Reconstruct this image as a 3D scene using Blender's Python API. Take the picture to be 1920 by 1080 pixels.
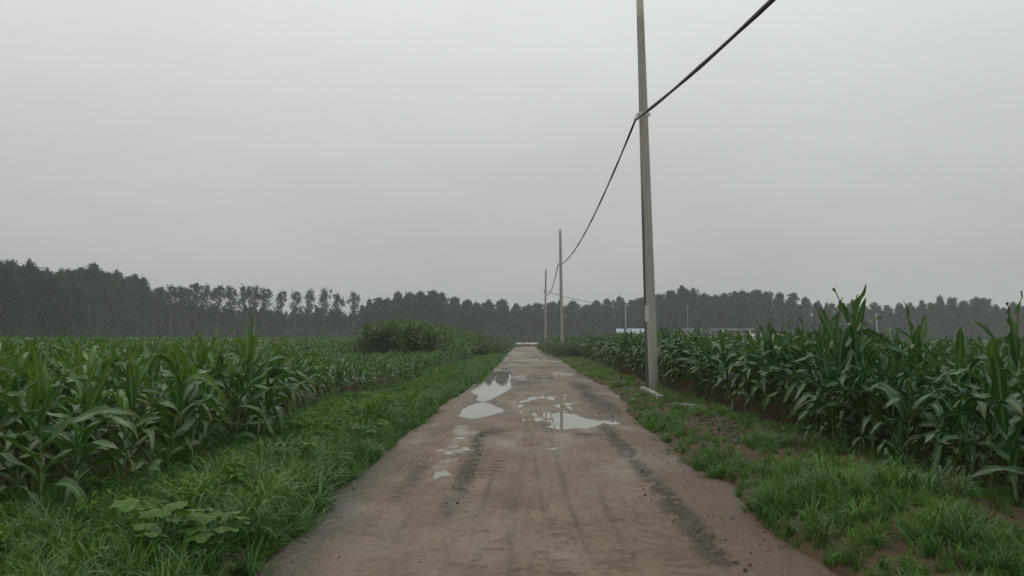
import bpy, bmesh, math, random
import numpy as np
from mathutils import Vector, Matrix

# ------------------------------------------------------------------ clear
for o in list(bpy.data.objects):
    bpy.data.objects.remove(o, do_unlink=True)
S = bpy.context.scene
COL = S.collection
rnd = random.Random(7)
RS = np.random.RandomState(11)

# ------------------------------------------------------------------ camera
FPX, CAMH, HOR, VPX = 1480.0, 1.55, 632.0, 985.0
cam_d = bpy.data.cameras.new('camera')
cam = bpy.data.objects.new('camera', cam_d)
COL.objects.link(cam)
cam_d.sensor_width = 36.0
cam_d.lens = 36.0 * FPX / 1920.0
cam_d.clip_start = 0.05
cam_d.clip_end = 3000.0
cam.location = (0, 0, CAMH)
cam.rotation_euler = (math.radians(90) + math.atan((HOR - 540) / FPX), 0, math.atan((VPX - 960) / FPX))
S.camera = cam

# ------------------------------------------------------------------ world: overcast sky
W = bpy.data.worlds.new('World')
S.world = W
W.use_nodes = True
nt = W.node_tree
nt.nodes.clear()
SUN_EL, SUN_AZ = math.radians(58), math.radians(-25)      # azimuth from +Y towards +X
def wn(t, **kw):
    n = nt.nodes.new(t)
    for k, v in kw.items():
        setattr(n, k, v)
    return n
out = wn('ShaderNodeOutputWorld')
sky = wn('ShaderNodeTexSky', sky_type='NISHITA', sun_disc=False)
sky.sun_elevation = SUN_EL
sky.sun_rotation = SUN_AZ
sky.dust_density = 6.0
bg1 = wn('ShaderNodeBackground')
bg1.inputs['Strength'].default_value = 0.06
nt.links.new(sky.outputs[0], bg1.inputs['Color'])
tc = wn('ShaderNodeTexCoord')
sep = wn('ShaderNodeSeparateXYZ')
nt.links.new(tc.outputs['Generated'], sep.inputs[0])
cl = wn('ShaderNodeClamp')
nt.links.new(sep.outputs['Z'], cl.inputs['Value'])
# standard overcast luminance distribution: L = Lz (1 + 2 sin e) / 3
m1 = wn('ShaderNodeMath', operation='MULTIPLY_ADD')
m1.inputs[1].default_value = 0.96
m1.inputs[2].default_value = 0.385
nt.links.new(cl.outputs[0], m1.inputs[0])
# cloud sheets: noise on the direction projected to a cloud plane
ad = wn('ShaderNodeMath', operation='ADD')
ad.inputs[1].default_value = 0.22
nt.links.new(cl.outputs[0], ad.inputs[0])
dv = wn('ShaderNodeVectorMath', operation='DIVIDE')
cmb = wn('ShaderNodeCombineXYZ')
for i in range(3):
    nt.links.new(ad.outputs[0], cmb.inputs[i])
nt.links.new(tc.outputs['Generated'], dv.inputs[0])
nt.links.new(cmb.outputs[0], dv.inputs[1])
nz = wn('ShaderNodeTexNoise')
nz.inputs['Scale'].default_value = 0.9
nz.inputs['Detail'].default_value = 5.0
nz.inputs['Roughness'].default_value = 0.5
nt.links.new(dv.outputs[0], nz.inputs['Vector'])
mr = wn('ShaderNodeMapRange')
mr.inputs['From Min'].default_value = 0.3
mr.inputs['From Max'].default_value = 0.7
mr.inputs['To Min'].default_value = 0.94
mr.inputs['To Max'].default_value = 1.06
nt.links.new(nz.outputs['Fac'], mr.inputs['Value'])
m2 = wn('ShaderNodeMath', operation='MULTIPLY')
nt.links.new(m1.outputs[0], m2.inputs[0])
nt.links.new(mr.outputs[0], m2.inputs[1])
bg2 = wn('ShaderNodeBackground')
bg2.inputs['Color'].default_value = (0.965, 1.0, 0.975, 1)
nt.links.new(m2.outputs[0], bg2.inputs['Strength'])
mx = wn('ShaderNodeMixShader')
mx.inputs[0].default_value = 0.94
nt.links.new(bg1.outputs[0], mx.inputs[1])
nt.links.new(bg2.outputs[0], mx.inputs[2])
nt.links.new(mx.outputs[0], out.inputs['Surface'])

# ------------------------------------------------------------------ sun behind cloud
sun_d = bpy.data.lights.new('sun', 'SUN')
sun_d.energy = 0.5
sun_d.angle = math.radians(60)
sun_d.color = (1.0, 0.97, 0.92)
sun = bpy.data.objects.new('sun', sun_d)
COL.objects.link(sun)
sd = Vector((math.cos(SUN_EL) * math.sin(SUN_AZ), math.cos(SUN_EL) * math.cos(SUN_AZ), math.sin(SUN_EL)))
sun.rotation_euler = sd.to_track_quat('Z', 'Y').to_euler()
sun.location = (0, 0, 60)

S.view_settings.view_transform = 'Standard'
S.view_settings.look = 'None'
S.view_settings.exposure = 0.0
S.view_settings.gamma = 1.0
S.view_settings.use_curve_mapping = False
S.render.engine = 'CYCLES'
cy = S.cycles
cy.max_bounces = 6
cy.diffuse_bounces = 3
cy.glossy_bounces = 3
cy.transmission_bounces = 4
cy.volume_bounces = 1
cy.transparent_max_bounces = 6

# ------------------------------------------------------------------ numeric helpers
def smooth(a, b, v):
    t = np.clip((v - a) / (b - a), 0, 1)
    return t * t * (3 - 2 * t)

_TAB = np.random.RandomState(5).rand(256, 256)
def vnoise(x, y):
    x = np.asarray(x, float); y = np.asarray(y, float)
    xi = np.floor(x).astype(int); yi = np.floor(y).astype(int)
    fx = x - xi; fy = y - yi
    fx = fx * fx * (3 - 2 * fx); fy = fy * fy * (3 - 2 * fy)
    a = _TAB[xi & 255, yi & 255]; b = _TAB[(xi + 1) & 255, yi & 255]
    c = _TAB[xi & 255, (yi + 1) & 255]; d = _TAB[(xi + 1) & 255, (yi + 1) & 255]
    return (a + (b - a) * fx) * (1 - fy) + (c + (d - c) * fx) * fy
def fbm(x, y, n=4, g=0.5):
    s = 0; a = 1.0; t = 0
    for i in range(n):
        s = s + a * vnoise(x * 0.83 - y * 0.56 + 17.3 * i, x * 0.56 + y * 0.83 + 9.1 * i); t += a
        a *= g; x, y = (x * 0.8 - y * 0.6) * 2.03, (x * 0.6 + y * 0.8) * 2.03
    return s / t * 2 - 1                                   # about -1..1

def gp(px, py, z=0.0):
    """ground point (x, y) seen at a photo pixel"""
    d = (CAMH - z) * FPX / (py - HOR)
    return ((px - VPX) / FPX * d, d)
def at(px, y):
    """x of something seen in photo column px that stands y metres away"""
    return (px - VPX) / FPX * y
def zat(py, y):
    return CAMH + (HOR - py) / FPX * y

def poly_sdf(P, X, Y):
    P = np.asarray(P, float)
    d2 = np.full(X.shape, 1e9); ins = np.zeros(X.shape, bool)
    n = len(P)
    for i in range(n):
        ax, ay = P[i]; bx, by = P[(i + 1) % n]
        ex, ey = bx - ax, by - ay
        t = np.clip(((X - ax) * ex + (Y - ay) * ey) / (ex * ex + ey * ey + 1e-12), 0, 1)
        d2 = np.minimum(d2, (X - ax - t * ex) ** 2 + (Y - ay - t * ey) ** 2)
        cond = (ay > Y) != (by > Y)
        ins ^= cond & (X < (bx - ax) * (Y - ay) / (by - ay + 1e-12) + ax)
    d = np.sqrt(d2)
    return np.where(ins, -d, d)

# ------------------------------------------------------------------ object helpers
def tag(o, label=None, cat=None, group=None, kind=None):
    if label: o['label'] = label
    if cat: o['category'] = cat
    if group: o['group'] = group
    if kind: o['kind'] = kind
    return o
def empty(name, loc=(0, 0, 0), rot=(0, 0, 0), scale=1.0):
    o = bpy.data.objects.new(name, None)
    COL.objects.link(o)
    o.location = loc; o.rotation_euler = rot
    o.scale = (scale,) * 3 if not hasattr(scale, '__len__') else scale
    o.empty_display_size = 0.1
    return o
def link_mesh(name, me, parent=None):
    o = bpy.data.objects.new(name, me)
    COL.objects.link(o)
    if parent: o.parent = parent
    return o
def mesh_np(name, V, F, mats, uv=None, midx=None, smoothf=True):
    """V n x 3; F list of faces or an n x 4 array"""
    me = bpy.data.meshes.new(name)
    V = np.asarray(V, np.float32)
    if isinstance(F, np.ndarray):
        nf, k = F.shape
        me.vertices.add(len(V)); me.loops.add(nf * k); me.polygons.add(nf)
        me.vertices.foreach_set('co', V.ravel())
        me.loops.foreach_set('vertex_index', F.ravel().astype(np.int32))
        me.polygons.foreach_set('loop_start', np.arange(0, nf * k, k, dtype=np.int32))
        me.polygons.foreach_set('loop_total', np.full(nf, k, np.int32))
    else:
        me.from_pydata([tuple(v) for v in V], [], F)
    me.update(calc_edges=True)
    for m in (mats if isinstance(mats, (list, tuple)) else [mats]):
        me.materials.append(m)
    if uv is not None:
        l = me.uv_layers.new(name='UVMap')
        li = np.empty(len(me.loops), np.int32)
        me.loops.foreach_get('vertex_index', li)
        l.data.foreach_set('uv', np.asarray(uv, np.float32)[li].ravel())
    if midx is not None:
        me.polygons.foreach_set('material_index', np.asarray(midx, np.int32))
    if smoothf:
        me.polygons.foreach_set('use_smooth', np.ones(len(me.polygons), bool))
    me.validate()
    return me

class MB:
    """collects simple solids for one mesh"""
    def __init__(self): self.v = []; self.f = []
    def add(self, V, F):
        b = len(self.v)
        self.v += [tuple(p) for p in V]; self.f += [tuple(i + b for i in f) for f in F]
        return self
    def box(self, x0, x1, y0, y1, z0, z1, M=None):
        V = [(x, y, z) for z in (z0, z1) for y in (y0, y1) for x in (x0, x1)]
        if M is not None: V = [M @ Vector(p) for p in V]
        return self.add(V, [(0, 2, 3, 1), (4, 5, 7, 6), (0, 1, 5, 4), (2, 6, 7, 3), (0, 4, 6, 2), (1, 3, 7, 5)])
    def tube(self, P, R, n=10, cap=True, flat=1.0):
        P = [Vector(p) for p in P]
        V = []; F = []
        for i, p in enumerate(P):
            t = (P[min(i + 1, len(P) - 1)] - P[max(i - 1, 0)]).normalized()
            a = Vector((0, 0, 1)) if abs(t.z) < 0.9 else Vector((1, 0, 0))
            s = t.cross(a).normalized(); u = s.cross(t)
            r = R[i] if hasattr(R, '__len__') else R
            for k in range(n):
                an = 2 * math.pi * k / n
                V.append(p + s * (r * flat * math.cos(an)) + u * (r * math.sin(an)))
        for i in range(len(P) - 1):
            for k in range(n):
                F.append((i * n + k, i * n + (k + 1) % n, (i + 1) * n + (k + 1) % n, (i + 1) * n + k))
        if cap:
            F.append(tuple(range(n))[::-1]); F.append(tuple(range((len(P) - 1) * n, len(P) * n)))
        return self.add(V, F)
    def prism(self, pts, y0, y1):
        """outline in x, z extruded along y"""
        n = len(pts)
        V = [(x, y0, z) for x, z in pts] + [(x, y1, z) for x, z in pts]
        F = [tuple(range(n)), tuple(range(n, 2 * n))[::-1]]
        F += [(i, i + n, (i + 1) % n + n, (i + 1) % n) for i in range(n)]
        return self.add(V, F)
    def mesh(self, name, mat, sm=False):
        return mesh_np(name, self.v, self.f, mat, smoothf=sm)
    def obj(self, name, mat, parent=None, sm=False):
        return link_mesh(name, self.mesh(name, mat, sm), parent)

# ------------------------------------------------------------------ materials
def new_mat(name):
    m = bpy.data.materials.new(name)
    m.use_nodes = True
    t = m.node_tree
    t.nodes.clear()
    o = t.nodes.new('ShaderNodeOutputMaterial')
    return m, t, o
def N(t, ty, ins=None, **kw):
    n = t.nodes.new(ty)
    for k, v in kw.items(): setattr(n, k, v)
    for k, v in (ins or {}).items():
        if isinstance(v, bpy.types.NodeSocket): t.links.new(v, n.inputs[k])
        else: n.inputs[k].default_value = v
    return n
def mixc(t, fac, a, b, blend='MIX'):
    n = t.nodes.new('ShaderNodeMix'); n.data_type = 'RGBA'; n.blend_type = blend; n.clamp_factor = False
    for i, v in ((0, fac), (6, a), (7, b)):
        if isinstance(v, bpy.types.NodeSocket): t.links.new(v, n.inputs[i])
        else: n.inputs[i].default_value = v if i == 0 else (*v[:3], 1)
    return n.outputs[2]
def mth(t, op, a, b=0.0, c=0.0):
    n = t.nodes.new('ShaderNodeMath'); n.operation = op
    for i, v in enumerate((a, b, c)):
        if isinstance(v, bpy.types.NodeSocket): t.links.new(v, n.inputs[i])
        else: n.inputs[i].default_value = v
    return n.outputs[0]
def ramp(t, fac, stops):
    n = t.nodes.new('ShaderNodeValToRGB')
    e = n.color_ramp.elements
    while len(e) < len(stops): e.new(0.5)
    for i, (p, c) in enumerate(stops):
        e[i].position = p; e[i].color = (*c[:3], 1) if hasattr(c, '__len__') else (c, c, c, 1)
    t.links.new(fac, n.inputs[0])
    return n.outputs[0]
def noise(t, vec, scale, detail=3.0, rough=0.5, dist=0.0):
    n = N(t, 'ShaderNodeTexNoise', {'Scale': scale, 'Detail': detail, 'Roughness': rough, 'Distortion': dist})
    if vec is not None: t.links.new(vec, n.inputs['Vector'])
    return n.outputs['Fac']

def simple_mat(name, col, rough=0.7, var=0.25, scale=6.0, metal=0.0, bump=0.0, bscale=30.0):
    m, t, o = new_mat(name)
    tcn = N(t, 'ShaderNodeTexCoord').outputs['Object']
    f = noise(t, tcn, scale, 5.0, 0.6)
    c = mixc(t, f, [v * (1 - var) for v in col], [min(1, v * (1 + var)) for v in col])
    b = N(t, 'ShaderNodeBsdfPrincipled', {'Base Color': c, 'Roughness': rough, 'Metallic': metal})
    if bump:
        bn = N(t, 'ShaderNodeBump', {'Strength': bump, 'Distance': 0.02, 'Height': noise(t, tcn, bscale, 5.0, 0.6)})
        t.links.new(bn.outputs[0], b.inputs['Normal'])
    t.links.new(b.outputs[0], o.inputs['Surface'])
    return m

def leaf_mat(name, c1, c2, tip=None, rib=None, rough=0.38, trans=0.25, var=0.5, spec=0.5):
    """plant leaf: colour by plant and by noise, pale midrib along the leaf's centre line"""
    m, t, o = new_mat(name)
    oi = N(t, 'ShaderNodeObjectInfo')
    g = N(t, 'ShaderNodeNewGeometry')
    nf = mth(t, 'MULTIPLY_ADD', noise(t, g.outputs['Position'], 0.9, 2.0), 0.6, mth(t, 'MULTIPLY', noise(t, g.outputs['Position'], 5.0, 2.0), 0.4))
    nf = ramp(t, nf, [(0.3, 0.0), (0.7, 1.0)])
    fac = mth(t, 'ADD', mth(t, 'MULTIPLY', mth(t, 'POWER', oi.outputs['Random'], 1.4), var * 1.25), mth(t, 'MULTIPLY', nf, 1 - var))
    col = mixc(t, fac, c1, c2)
    uvn = N(t, 'ShaderNodeUVMap', uv_map='UVMap')
    sp = N(t, 'ShaderNodeSeparateXYZ', {0: uvn.outputs[0]})
    if tip:
        tf = ramp(t, sp.outputs['Y'], [(0.72, 0.0), (1.0, 1.0)])
        tf2 = mth(t, 'MULTIPLY', tf, mth(t, 'MULTIPLY', oi.outputs['Random'], 0.9))
        col = mixc(t, tf2, col, tip)
    if rib:
        d = mth(t, 'ABSOLUTE', mth(t, 'SUBTRACT', sp.outputs['X'], 0.5))
        rf = ramp(t, d, [(0.04, 0.8), (0.11, 0.0)])
        col = mixc(t, rf, col, rib)
    b = N(t, 'ShaderNodeBsdfPrincipled', {'Base Color': col, 'Roughness': rough, 'Specular IOR Level': spec})
    tr = N(t, 'ShaderNodeBsdfTranslucent', {'Color': mixc(t, 1.0, col, (1.1, 1.15, 0.5), 'MULTIPLY')})
    ms = N(t, 'ShaderNodeMixShader', {0: trans, 1: b.outputs[0], 2: tr.outputs[0]})
    t.links.new(ms.outputs[0], o.inputs['Surface'])
    return m

M = {}
M['corn_r'] = leaf_mat('maize_leaf_deep', (0.020, 0.060, 0.022), (0.046, 0.108, 0.032), (0.16, 0.15, 0.05), (0.16, 0.24, 0.11), 0.42, 0.22, 0.6, 0.32)
M['corn_l'] = leaf_mat('maize_leaf_mid', (0.030, 0.078, 0.022), (0.070, 0.135, 0.032), (0.16, 0.14, 0.05), (0.18, 0.25, 0.11), 0.42, 0.25, 0.6, 0.36)
M['corn_y'] = leaf_mat('maize_leaf_yellowing', (0.10, 0.17, 0.03), (0.20, 0.23, 0.04), (0.28, 0.25, 0.06), (0.25, 0.29, 0.12), 0.42, 0.3)
M['corn_t'] = leaf_mat('maize_leaf_tall', (0.028, 0.065, 0.022), (0.060, 0.110, 0.030), (0.14, 0.14, 0.05), (0.14, 0.2, 0.09), 0.4, 0.24)
M['corn_wp'] = leaf_mat('maize_young_leaf_deep', (0.030, 0.082, 0.024), (0.060, 0.130, 0.030), None, (0.13, 0.22, 0.08), 0.38, 0.28)
M['corn_wd'] = leaf_mat('maize_young_leaf_mid', (0.050, 0.115, 0.022), (0.100, 0.185, 0.032), None, (0.16, 0.25, 0.08), 0.38, 0.3)
M['stalk'] = simple_mat('maize_stalk', (0.10, 0.15, 0.05), 0.5, 0.35, 12)
M['grass'] = leaf_mat('grass_blade', (0.034, 0.100, 0.016), (0.105, 0.200, 0.038), (0.16, 0.20, 0.06), None, 0.45, 0.3, 0.55, 0.3)
M['grass_lush'] = leaf_mat('grass_blade_fresh', (0.060, 0.150, 0.018), (0.120, 0.220, 0.030), None, None, 0.45, 0.3, 0.55, 0.35)
M['dry'] = leaf_mat('dry_grass_blade', (0.055, 0.042, 0.028), (0.12, 0.085, 0.05), None, None, 0.7, 0.15, 0.6, 0.2)
M['weed'] = leaf_mat('weed_leaf', (0.045, 0.125, 0.014), (0.10, 0.205, 0.028), None, None, 0.5, 0.3, 0.5, 0.12)
M['big_leaf'] = leaf_mat('gourd_leaf', (0.045, 0.11, 0.020), (0.085, 0.165, 0.030), (0.2, 0.2, 0.05), (0.13, 0.20, 0.07), 0.5, 0.28, 0.4, 0.12)
M['tree'] = leaf_mat('far_poplar_leaf', (0.024, 0.046, 0.026), (0.042, 0.070, 0.036), None, None, 0.7, 0.22, 0.75, 0.1)
M['tree_pale'] = leaf_mat('far_pale_leaf', (0.034, 0.056, 0.028), (0.055, 0.080, 0.036), None, None, 0.6, 0.2, 0.6, 0.2)
M['bark'] = simple_mat('tree_bark', (0.065, 0.062, 0.055), 0.85, 0.3, 2)
M['galv'] = simple_mat('galvanised_steel', (0.45, 0.47, 0.47), 0.45, 0.2, 20, 0.8)
M['cable'] = simple_mat('cable_sheath', (0.025, 0.026, 0.030), 0.5, 0.3, 3)
M['paper'] = simple_mat('torn_paper', (0.46, 0.45, 0.42), 0.8, 0.35, 18)
M['kerbstone'] = simple_mat('weathered_concrete', (0.21, 0.205, 0.185), 0.75, 0.3, 9, 0, 0.4, 40)
M['soilclod'] = simple_mat('dark_mud', (0.065, 0.050, 0.038), 0.6, 0.3, 5, 0, 0.8, 14)
M['white'] = simple_mat('white_paint', (0.72, 0.72, 0.70), 0.5, 0.06, 2)
M['cream'] = simple_mat('cream_plaster', (0.55, 0.50, 0.38), 0.8, 0.12, 1.5)
M['greywall'] = simple_mat('grey_plaster', (0.16, 0.16, 0.15), 0.85, 0.2, 1.5)
M['red'] = simple_mat('red_paint', (0.50, 0.045, 0.035), 0.4, 0.12, 2)
M['glass'] = simple_mat('dark_glass', (0.02, 0.025, 0.03), 0.08, 0.2, 1)
M['tyre'] = simple_mat('tyre_rubber', (0.02, 0.02, 0.02), 0.8, 0.2, 8)
M['steel'] = simple_mat('grey_steel', (0.30, 0.31, 0.31), 0.5, 0.12, 4)
M['leafgreen_paint'] = simple_mat('banner_green', (0.14, 0.30, 0.10), 0.6, 0.25, 3)
M['skyblue_paint'] = simple_mat('banner_blue', (0.10, 0.28, 0.60), 0.6, 0.1, 3)
M['banner'] = simple_mat('banner_pale_blue', (0.62, 0.68, 0.72), 0.6, 0.08, 2)

def pole_mat():
    m, t, o = new_mat('pole_concrete')
    tcn = N(t, 'ShaderNodeTexCoord').outputs['Object']
    f = noise(t, tcn, 3.0, 6.0, 0.65)
    c = mixc(t, f, (0.26, 0.238, 0.205), (0.40, 0.37, 0.325))
    mp = N(t, 'ShaderNodeMapping', {'Vector': tcn, 'Scale': (9, 9, 0.35)}).outputs[0]
    st = noise(t, mp, 2.0, 5.0, 0.6)
    c = mixc(t, ramp(t, st, [(0.42, 0.0), (0.72, 0.5)]), c, (0.20, 0.185, 0.16))
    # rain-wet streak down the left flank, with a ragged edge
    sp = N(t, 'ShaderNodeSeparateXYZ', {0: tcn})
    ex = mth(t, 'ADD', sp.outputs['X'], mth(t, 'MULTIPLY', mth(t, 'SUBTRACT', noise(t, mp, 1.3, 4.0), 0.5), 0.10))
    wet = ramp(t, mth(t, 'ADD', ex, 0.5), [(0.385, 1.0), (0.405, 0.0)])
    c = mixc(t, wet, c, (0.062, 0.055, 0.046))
    bn = N(t, 'ShaderNodeBump', {'Strength': 0.35, 'Distance': 0.01, 'Height': noise(t, tcn, 40, 5.0, 0.7)})
    b = N(t, 'ShaderNodeBsdfPrincipled', {'Base Color': c, 'Roughness': 0.7, 'Normal': bn.outputs[0]})
    t.links.new(b.outputs[0], o.inputs['Surface'])
    return m
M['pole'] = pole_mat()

def road_mat():
    m, t, o = new_mat('wet_mud_road')
    g = N(t, 'ShaderNodeNewGeometry')
    pos = g.outputs['Position']
    at_ = N(t, 'ShaderNodeAttribute', attribute_name='mud')       # r wet, g dark clods, b gravel, a reddish soil
    sp = N(t, 'ShaderNodeSeparateColor', {0: at_.outputs['Color']})
    wet, drk, grv, red = sp.outputs[0], sp.outputs[1], sp.outputs[2], at_.outputs['Alpha']
    n1 = noise(t, pos, 1.1, 6.0, 0.6)
    n2 = noise(t, pos, 9.0, 5.0, 0.65)
    mp = N(t, 'ShaderNodeMapping', {'Vector': pos, 'Scale': (7, 0.5, 1)}).outputs[0]
    n3 = noise(t, mp, 2.2, 6.0, 0.6, 0.6)                               # streaks drawn out along the road
    c = mixc(t, ramp(t, n1, [(0.3, 0.0), (0.7, 1.0)]), (0.104, 0.072, 0.047), (0.190, 0.138, 0.093))
    c = mixc(t, ramp(t, n3, [(0.42, 0.0), (0.72, 0.7)]), c, (0.092, 0.066, 0.047))
    mpx = N(t, 'ShaderNodeMapping', {'Vector': pos, 'Scale': (1.5, 1.9, 1), 'Rotation': (0, 0, 0.5)}).outputs[0]
    n4 = noise(t, mpx, 1.9, 8.0, 0.72, 0.8)                              # scraped crumbs across the road
    c = mixc(t, ramp(t, n4, [(0.56, 0.0), (0.66, 0.6)]), c, (0.085, 0.064, 0.048))
    c = mixc(t, ramp(t, n2, [(0.5, 0.0), (0.8, 0.45)]), c, (0.10, 0.080, 0.063))
    c = mixc(t, red, c, mixc(t, n2, (0.066, 0.043, 0.030), (0.132, 0.088, 0.062)))
    gv = N(t, 'ShaderNodeTexVoronoi', {'Vector': pos, 'Scale': 45.0})
    gcol = mixc(t, gv.outputs['Color'], (0.032, 0.027, 0.022), (0.105, 0.090, 0.075))
    c = mixc(t, grv, c, gcol)
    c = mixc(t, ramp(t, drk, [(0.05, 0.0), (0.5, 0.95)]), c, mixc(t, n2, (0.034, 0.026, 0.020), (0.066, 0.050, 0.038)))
    n5 = noise(t, pos, 24.0, 6.0, 0.75)                             # grit and crumbs
    c = mixc(t, ramp(t, n5, [(0.50, 0.0), (0.62, 0.5)]), c, (0.060, 0.046, 0.035))
    c = mixc(t, ramp(t, n5, [(0.34, 0.35), (0.44, 0.0)]), c, (0.25, 0.19, 0.135))
    spk = noise(t, pos, 55.0, 2.0, 0.5)
    c = mixc(t, ramp(t, spk, [(0.66, 0.0), (0.72, 0.55)]), c, (0.045, 0.036, 0.030))
    # smooth water-slicked mud keeps a sheen, drier crumbs do not
    r0 = mth(t, 'MULTIPLY_ADD', n2, 0.30, 0.62)
    rg = mth(t, 'MULTIPLY_ADD', wet, -0.55, r0)
    rg = mth(t, 'MAXIMUM', rg, 0.14)
    hb = mth(t, 'ADD', mth(t, 'MULTIPLY', noise(t, pos, 38.0, 5.0, 0.65), 0.5), mth(t, 'MULTIPLY', n3, 0.6))
    hb = mth(t, 'ADD', hb, mth(t, 'MULTIPLY', n5, 0.5))
    hb = mth(t, 'ADD', hb, mth(t, 'MULTIPLY', mth(t, 'MULTIPLY', gv.outputs['Distance'], grv), -1.2))
    bs = mth(t, 'MULTIPLY_ADD', wet, -0.42, 0.55)
    bn = N(t, 'ShaderNodeBump', {'Strength': bs, 'Distance': 0.016, 'Height': hb})
    b = N(t, 'ShaderNodeBsdfPrincipled', {'Base Color': c, 'Roughness': rg, 'Normal': bn.outputs[0], 'Specular IOR Level': mth(t, 'MULTIPLY_ADD', mth(t, 'POWER', wet, 2.0), 0.36, 0.05)})
    t.links.new(b.outputs[0], o.inputs['Surface'])
    return m
M['road'] = road_mat()

def soil_mat():
    m, t, o = new_mat('field_soil')
    g = N(t, 'ShaderNodeNewGeometry')
    pos = g.outputs['Position']
    n1 = noise(t, pos, 0.8, 6.0, 0.6); n2 = noise(t, pos, 14.0, 5.0, 0.65)
    c = mixc(t, ramp(t, n1, [(0.35, 0.0), (0.65, 1.0)]), (0.072, 0.045, 0.030), (0.135, 0.085, 0.056))
    c = mixc(t, ramp(t, n2, [(0.48, 0.0), (0.66, 0.75)]), c, (0.042, 0.029, 0.021))
    gr = noise(t, pos, 2.3, 5.0, 0.7)
    at_ = N(t, 'ShaderNodeAttribute', attribute_name='turf')
    c = mixc(t, mth(t, 'MULTIPLY', ramp(t, gr, [(0.3, 0.2), (0.6, 1.0)]), at_.outputs['Fac']), c, mixc(t, n2, (0.030, 0.055, 0.016), (0.06, 0.10, 0.03)))
    bn = N(t, 'ShaderNodeBump', {'Strength': 1.0, 'Distance': 0.06, 'Height': n2})
    b = N(t, 'ShaderNodeBsdfPrincipled', {'Base Color': c, 'Roughness': 0.9, 'Normal': bn.outputs[0], 'Specular IOR Level': 0.08})
    t.links.new(b.outputs[0], o.inputs['Surface'])
    return m
M['soil'] = soil_mat()

def water_mat():
    m, t, o = new_mat('muddy_water')
    g = N(t, 'ShaderNodeNewGeometry')
    n1 = noise(t, g.outputs['Position'], 0.7, 3.0)
    c = mixc(t, n1, (0.15, 0.125, 0.098), (0.20, 0.170, 0.135))
    bn = N(t, 'ShaderNodeBump', {'Strength': 0.02, 'Distance': 0.01, 'Height': noise(t, g.outputs['Position'], 5.0, 2.0)})
    b = N(t, 'ShaderNodeBsdfPrincipled', {'Base Color': c, 'Roughness': 0.015, 'IOR': 1.333, 'Normal': bn.outputs[0]})
    t.links.new(b.outputs[0], o.inputs['Surface'])
    return m
M['water'] = water_mat()

def asphalt_mat():
    m, t, o = new_mat('wet_concrete_paving')
    g = N(t, 'ShaderNodeNewGeometry')
    n1 = noise(t, g.outputs['Position'], 0.15, 4.0, 0.6)
    c = mixc(t, n1, (0.46, 0.47, 0.45), (0.56, 0.57, 0.54))
    b = N(t, 'ShaderNodeBsdfPrincipled', {'Base Color': c, 'Roughness': 0.85, 'Specular IOR Level': 0.1})
    t.links.new(b.outputs[0], o.inputs['Surface'])
    return m
M['paving'] = asphalt_mat()

# ================================================================== SETTING
# ---- edges of the track in metres, from the photograph's grass line
LE = np.array([gp(*p) for p in ((470, 1078), (520, 1040), (640, 925), (730, 845), (830, 760), (900, 715), (935, 685), (950, 665))])
RE = np.array([gp(*p) for p in ((1560, 1078), (1392, 972), (1345, 900), (1255, 862), (1235, 828), (1170, 775), (1150, 735), (1082, 700), (1040, 668))])
def left_edge(y):  return np.interp(y, LE[:, 1], LE[:, 0]) + 0.10 * fbm(y * 0.9, y * 0 + 3.3, 3)
def right_edge(y): return np.interp(y, RE[:, 1], RE[:, 0]) + 0.12 * fbm(y * 0.9, y * 0 + 8.7, 3)

ROAD_END = 152.0
def ground_h(x, y):
    le, re = left_edge(y), right_edge(y)
    h = 0.03 * fbm(x * 0.35, y * 0.35, 3) + 0.03
    verge = smooth(-5.2, -3.6, x) * (1 - smooth(-2.6, -1.6, x))
    h = h + 0.10 * verge * (1 + 0.6 * fbm(x * 0.8, y * 0.5 + 4, 3))
    vr = smooth(1.9, 2.8, x) * (1 - smooth(4.0, 5.0, x))
    h = h + 0.07 * vr * (1 + 1.2 * fbm(x * 0.9 + 31, y * 0.6, 3))
    h = h + 0.16 * np.exp(-((x - 3.0) / 0.9) ** 2 - ((y - 6.6) / 1.2) ** 2)
    h = h + 0.08 * np.exp(-((x - 2.5) / 0.4) ** 2 - ((y - 10.5) / 1.2) ** 2)
    inr = smooth(le - 0.30, le + 0.22, x) * (1 - smooth(re - 0.30, re + 0.25, x)) * (1 - smooth(ROAD_END - 4, ROAD_END, y))
    return h * (1 - inr) - 0.34 * inr

def axis(parts):
    return np.unique(np.round(np.concatenate(parts), 4))
gx = axis([np.linspace(-600, -60, 40), np.linspace(-60, -8, 70), np.linspace(-8, 8, 200), np.linspace(8, 60, 70), np.linspace(60, 600, 40)])
gy = axis([np.linspace(-30, 2, 20), np.geomspace(2, 30, 260), np.geomspace(30, 160, 140), np.linspace(160, 700, 40)])
def grid_faces(nx, ny):
    i = np.arange(nx - 1); j = np.arange(ny - 1)
    I, J = np.meshgrid(i, j)
    a = (J * nx + I).ravel()
    return np.stack([a, a + 1, a + nx + 1, a + nx], 1)
X, Y = np.meshgrid(gx, gy)
Z = ground_h(X, Y)
V = np.stack([X.ravel(), Y.ravel(), Z.ravel()], 1)
me = mesh_np('ground', V, grid_faces(len(gx), len(gy)), M['soil'])
turf = np.clip(smooth(-5.0, -4.0, X) * (X < 0) + (X > 0) * (1 - smooth(3.6, 4.6, X)) * 0.25, 0, 1).ravel()
turf = np.maximum(turf, (Y.ravel() > 150) * 1.0)
a_ = me.attributes.new('turf', 'FLOAT', 'POINT'); a_.data.foreach_set('value', turf.astype(np.float32))
tag(link_mesh('ground', me), 'brown field soil with grassy verges', None, None, 'structure')

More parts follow.
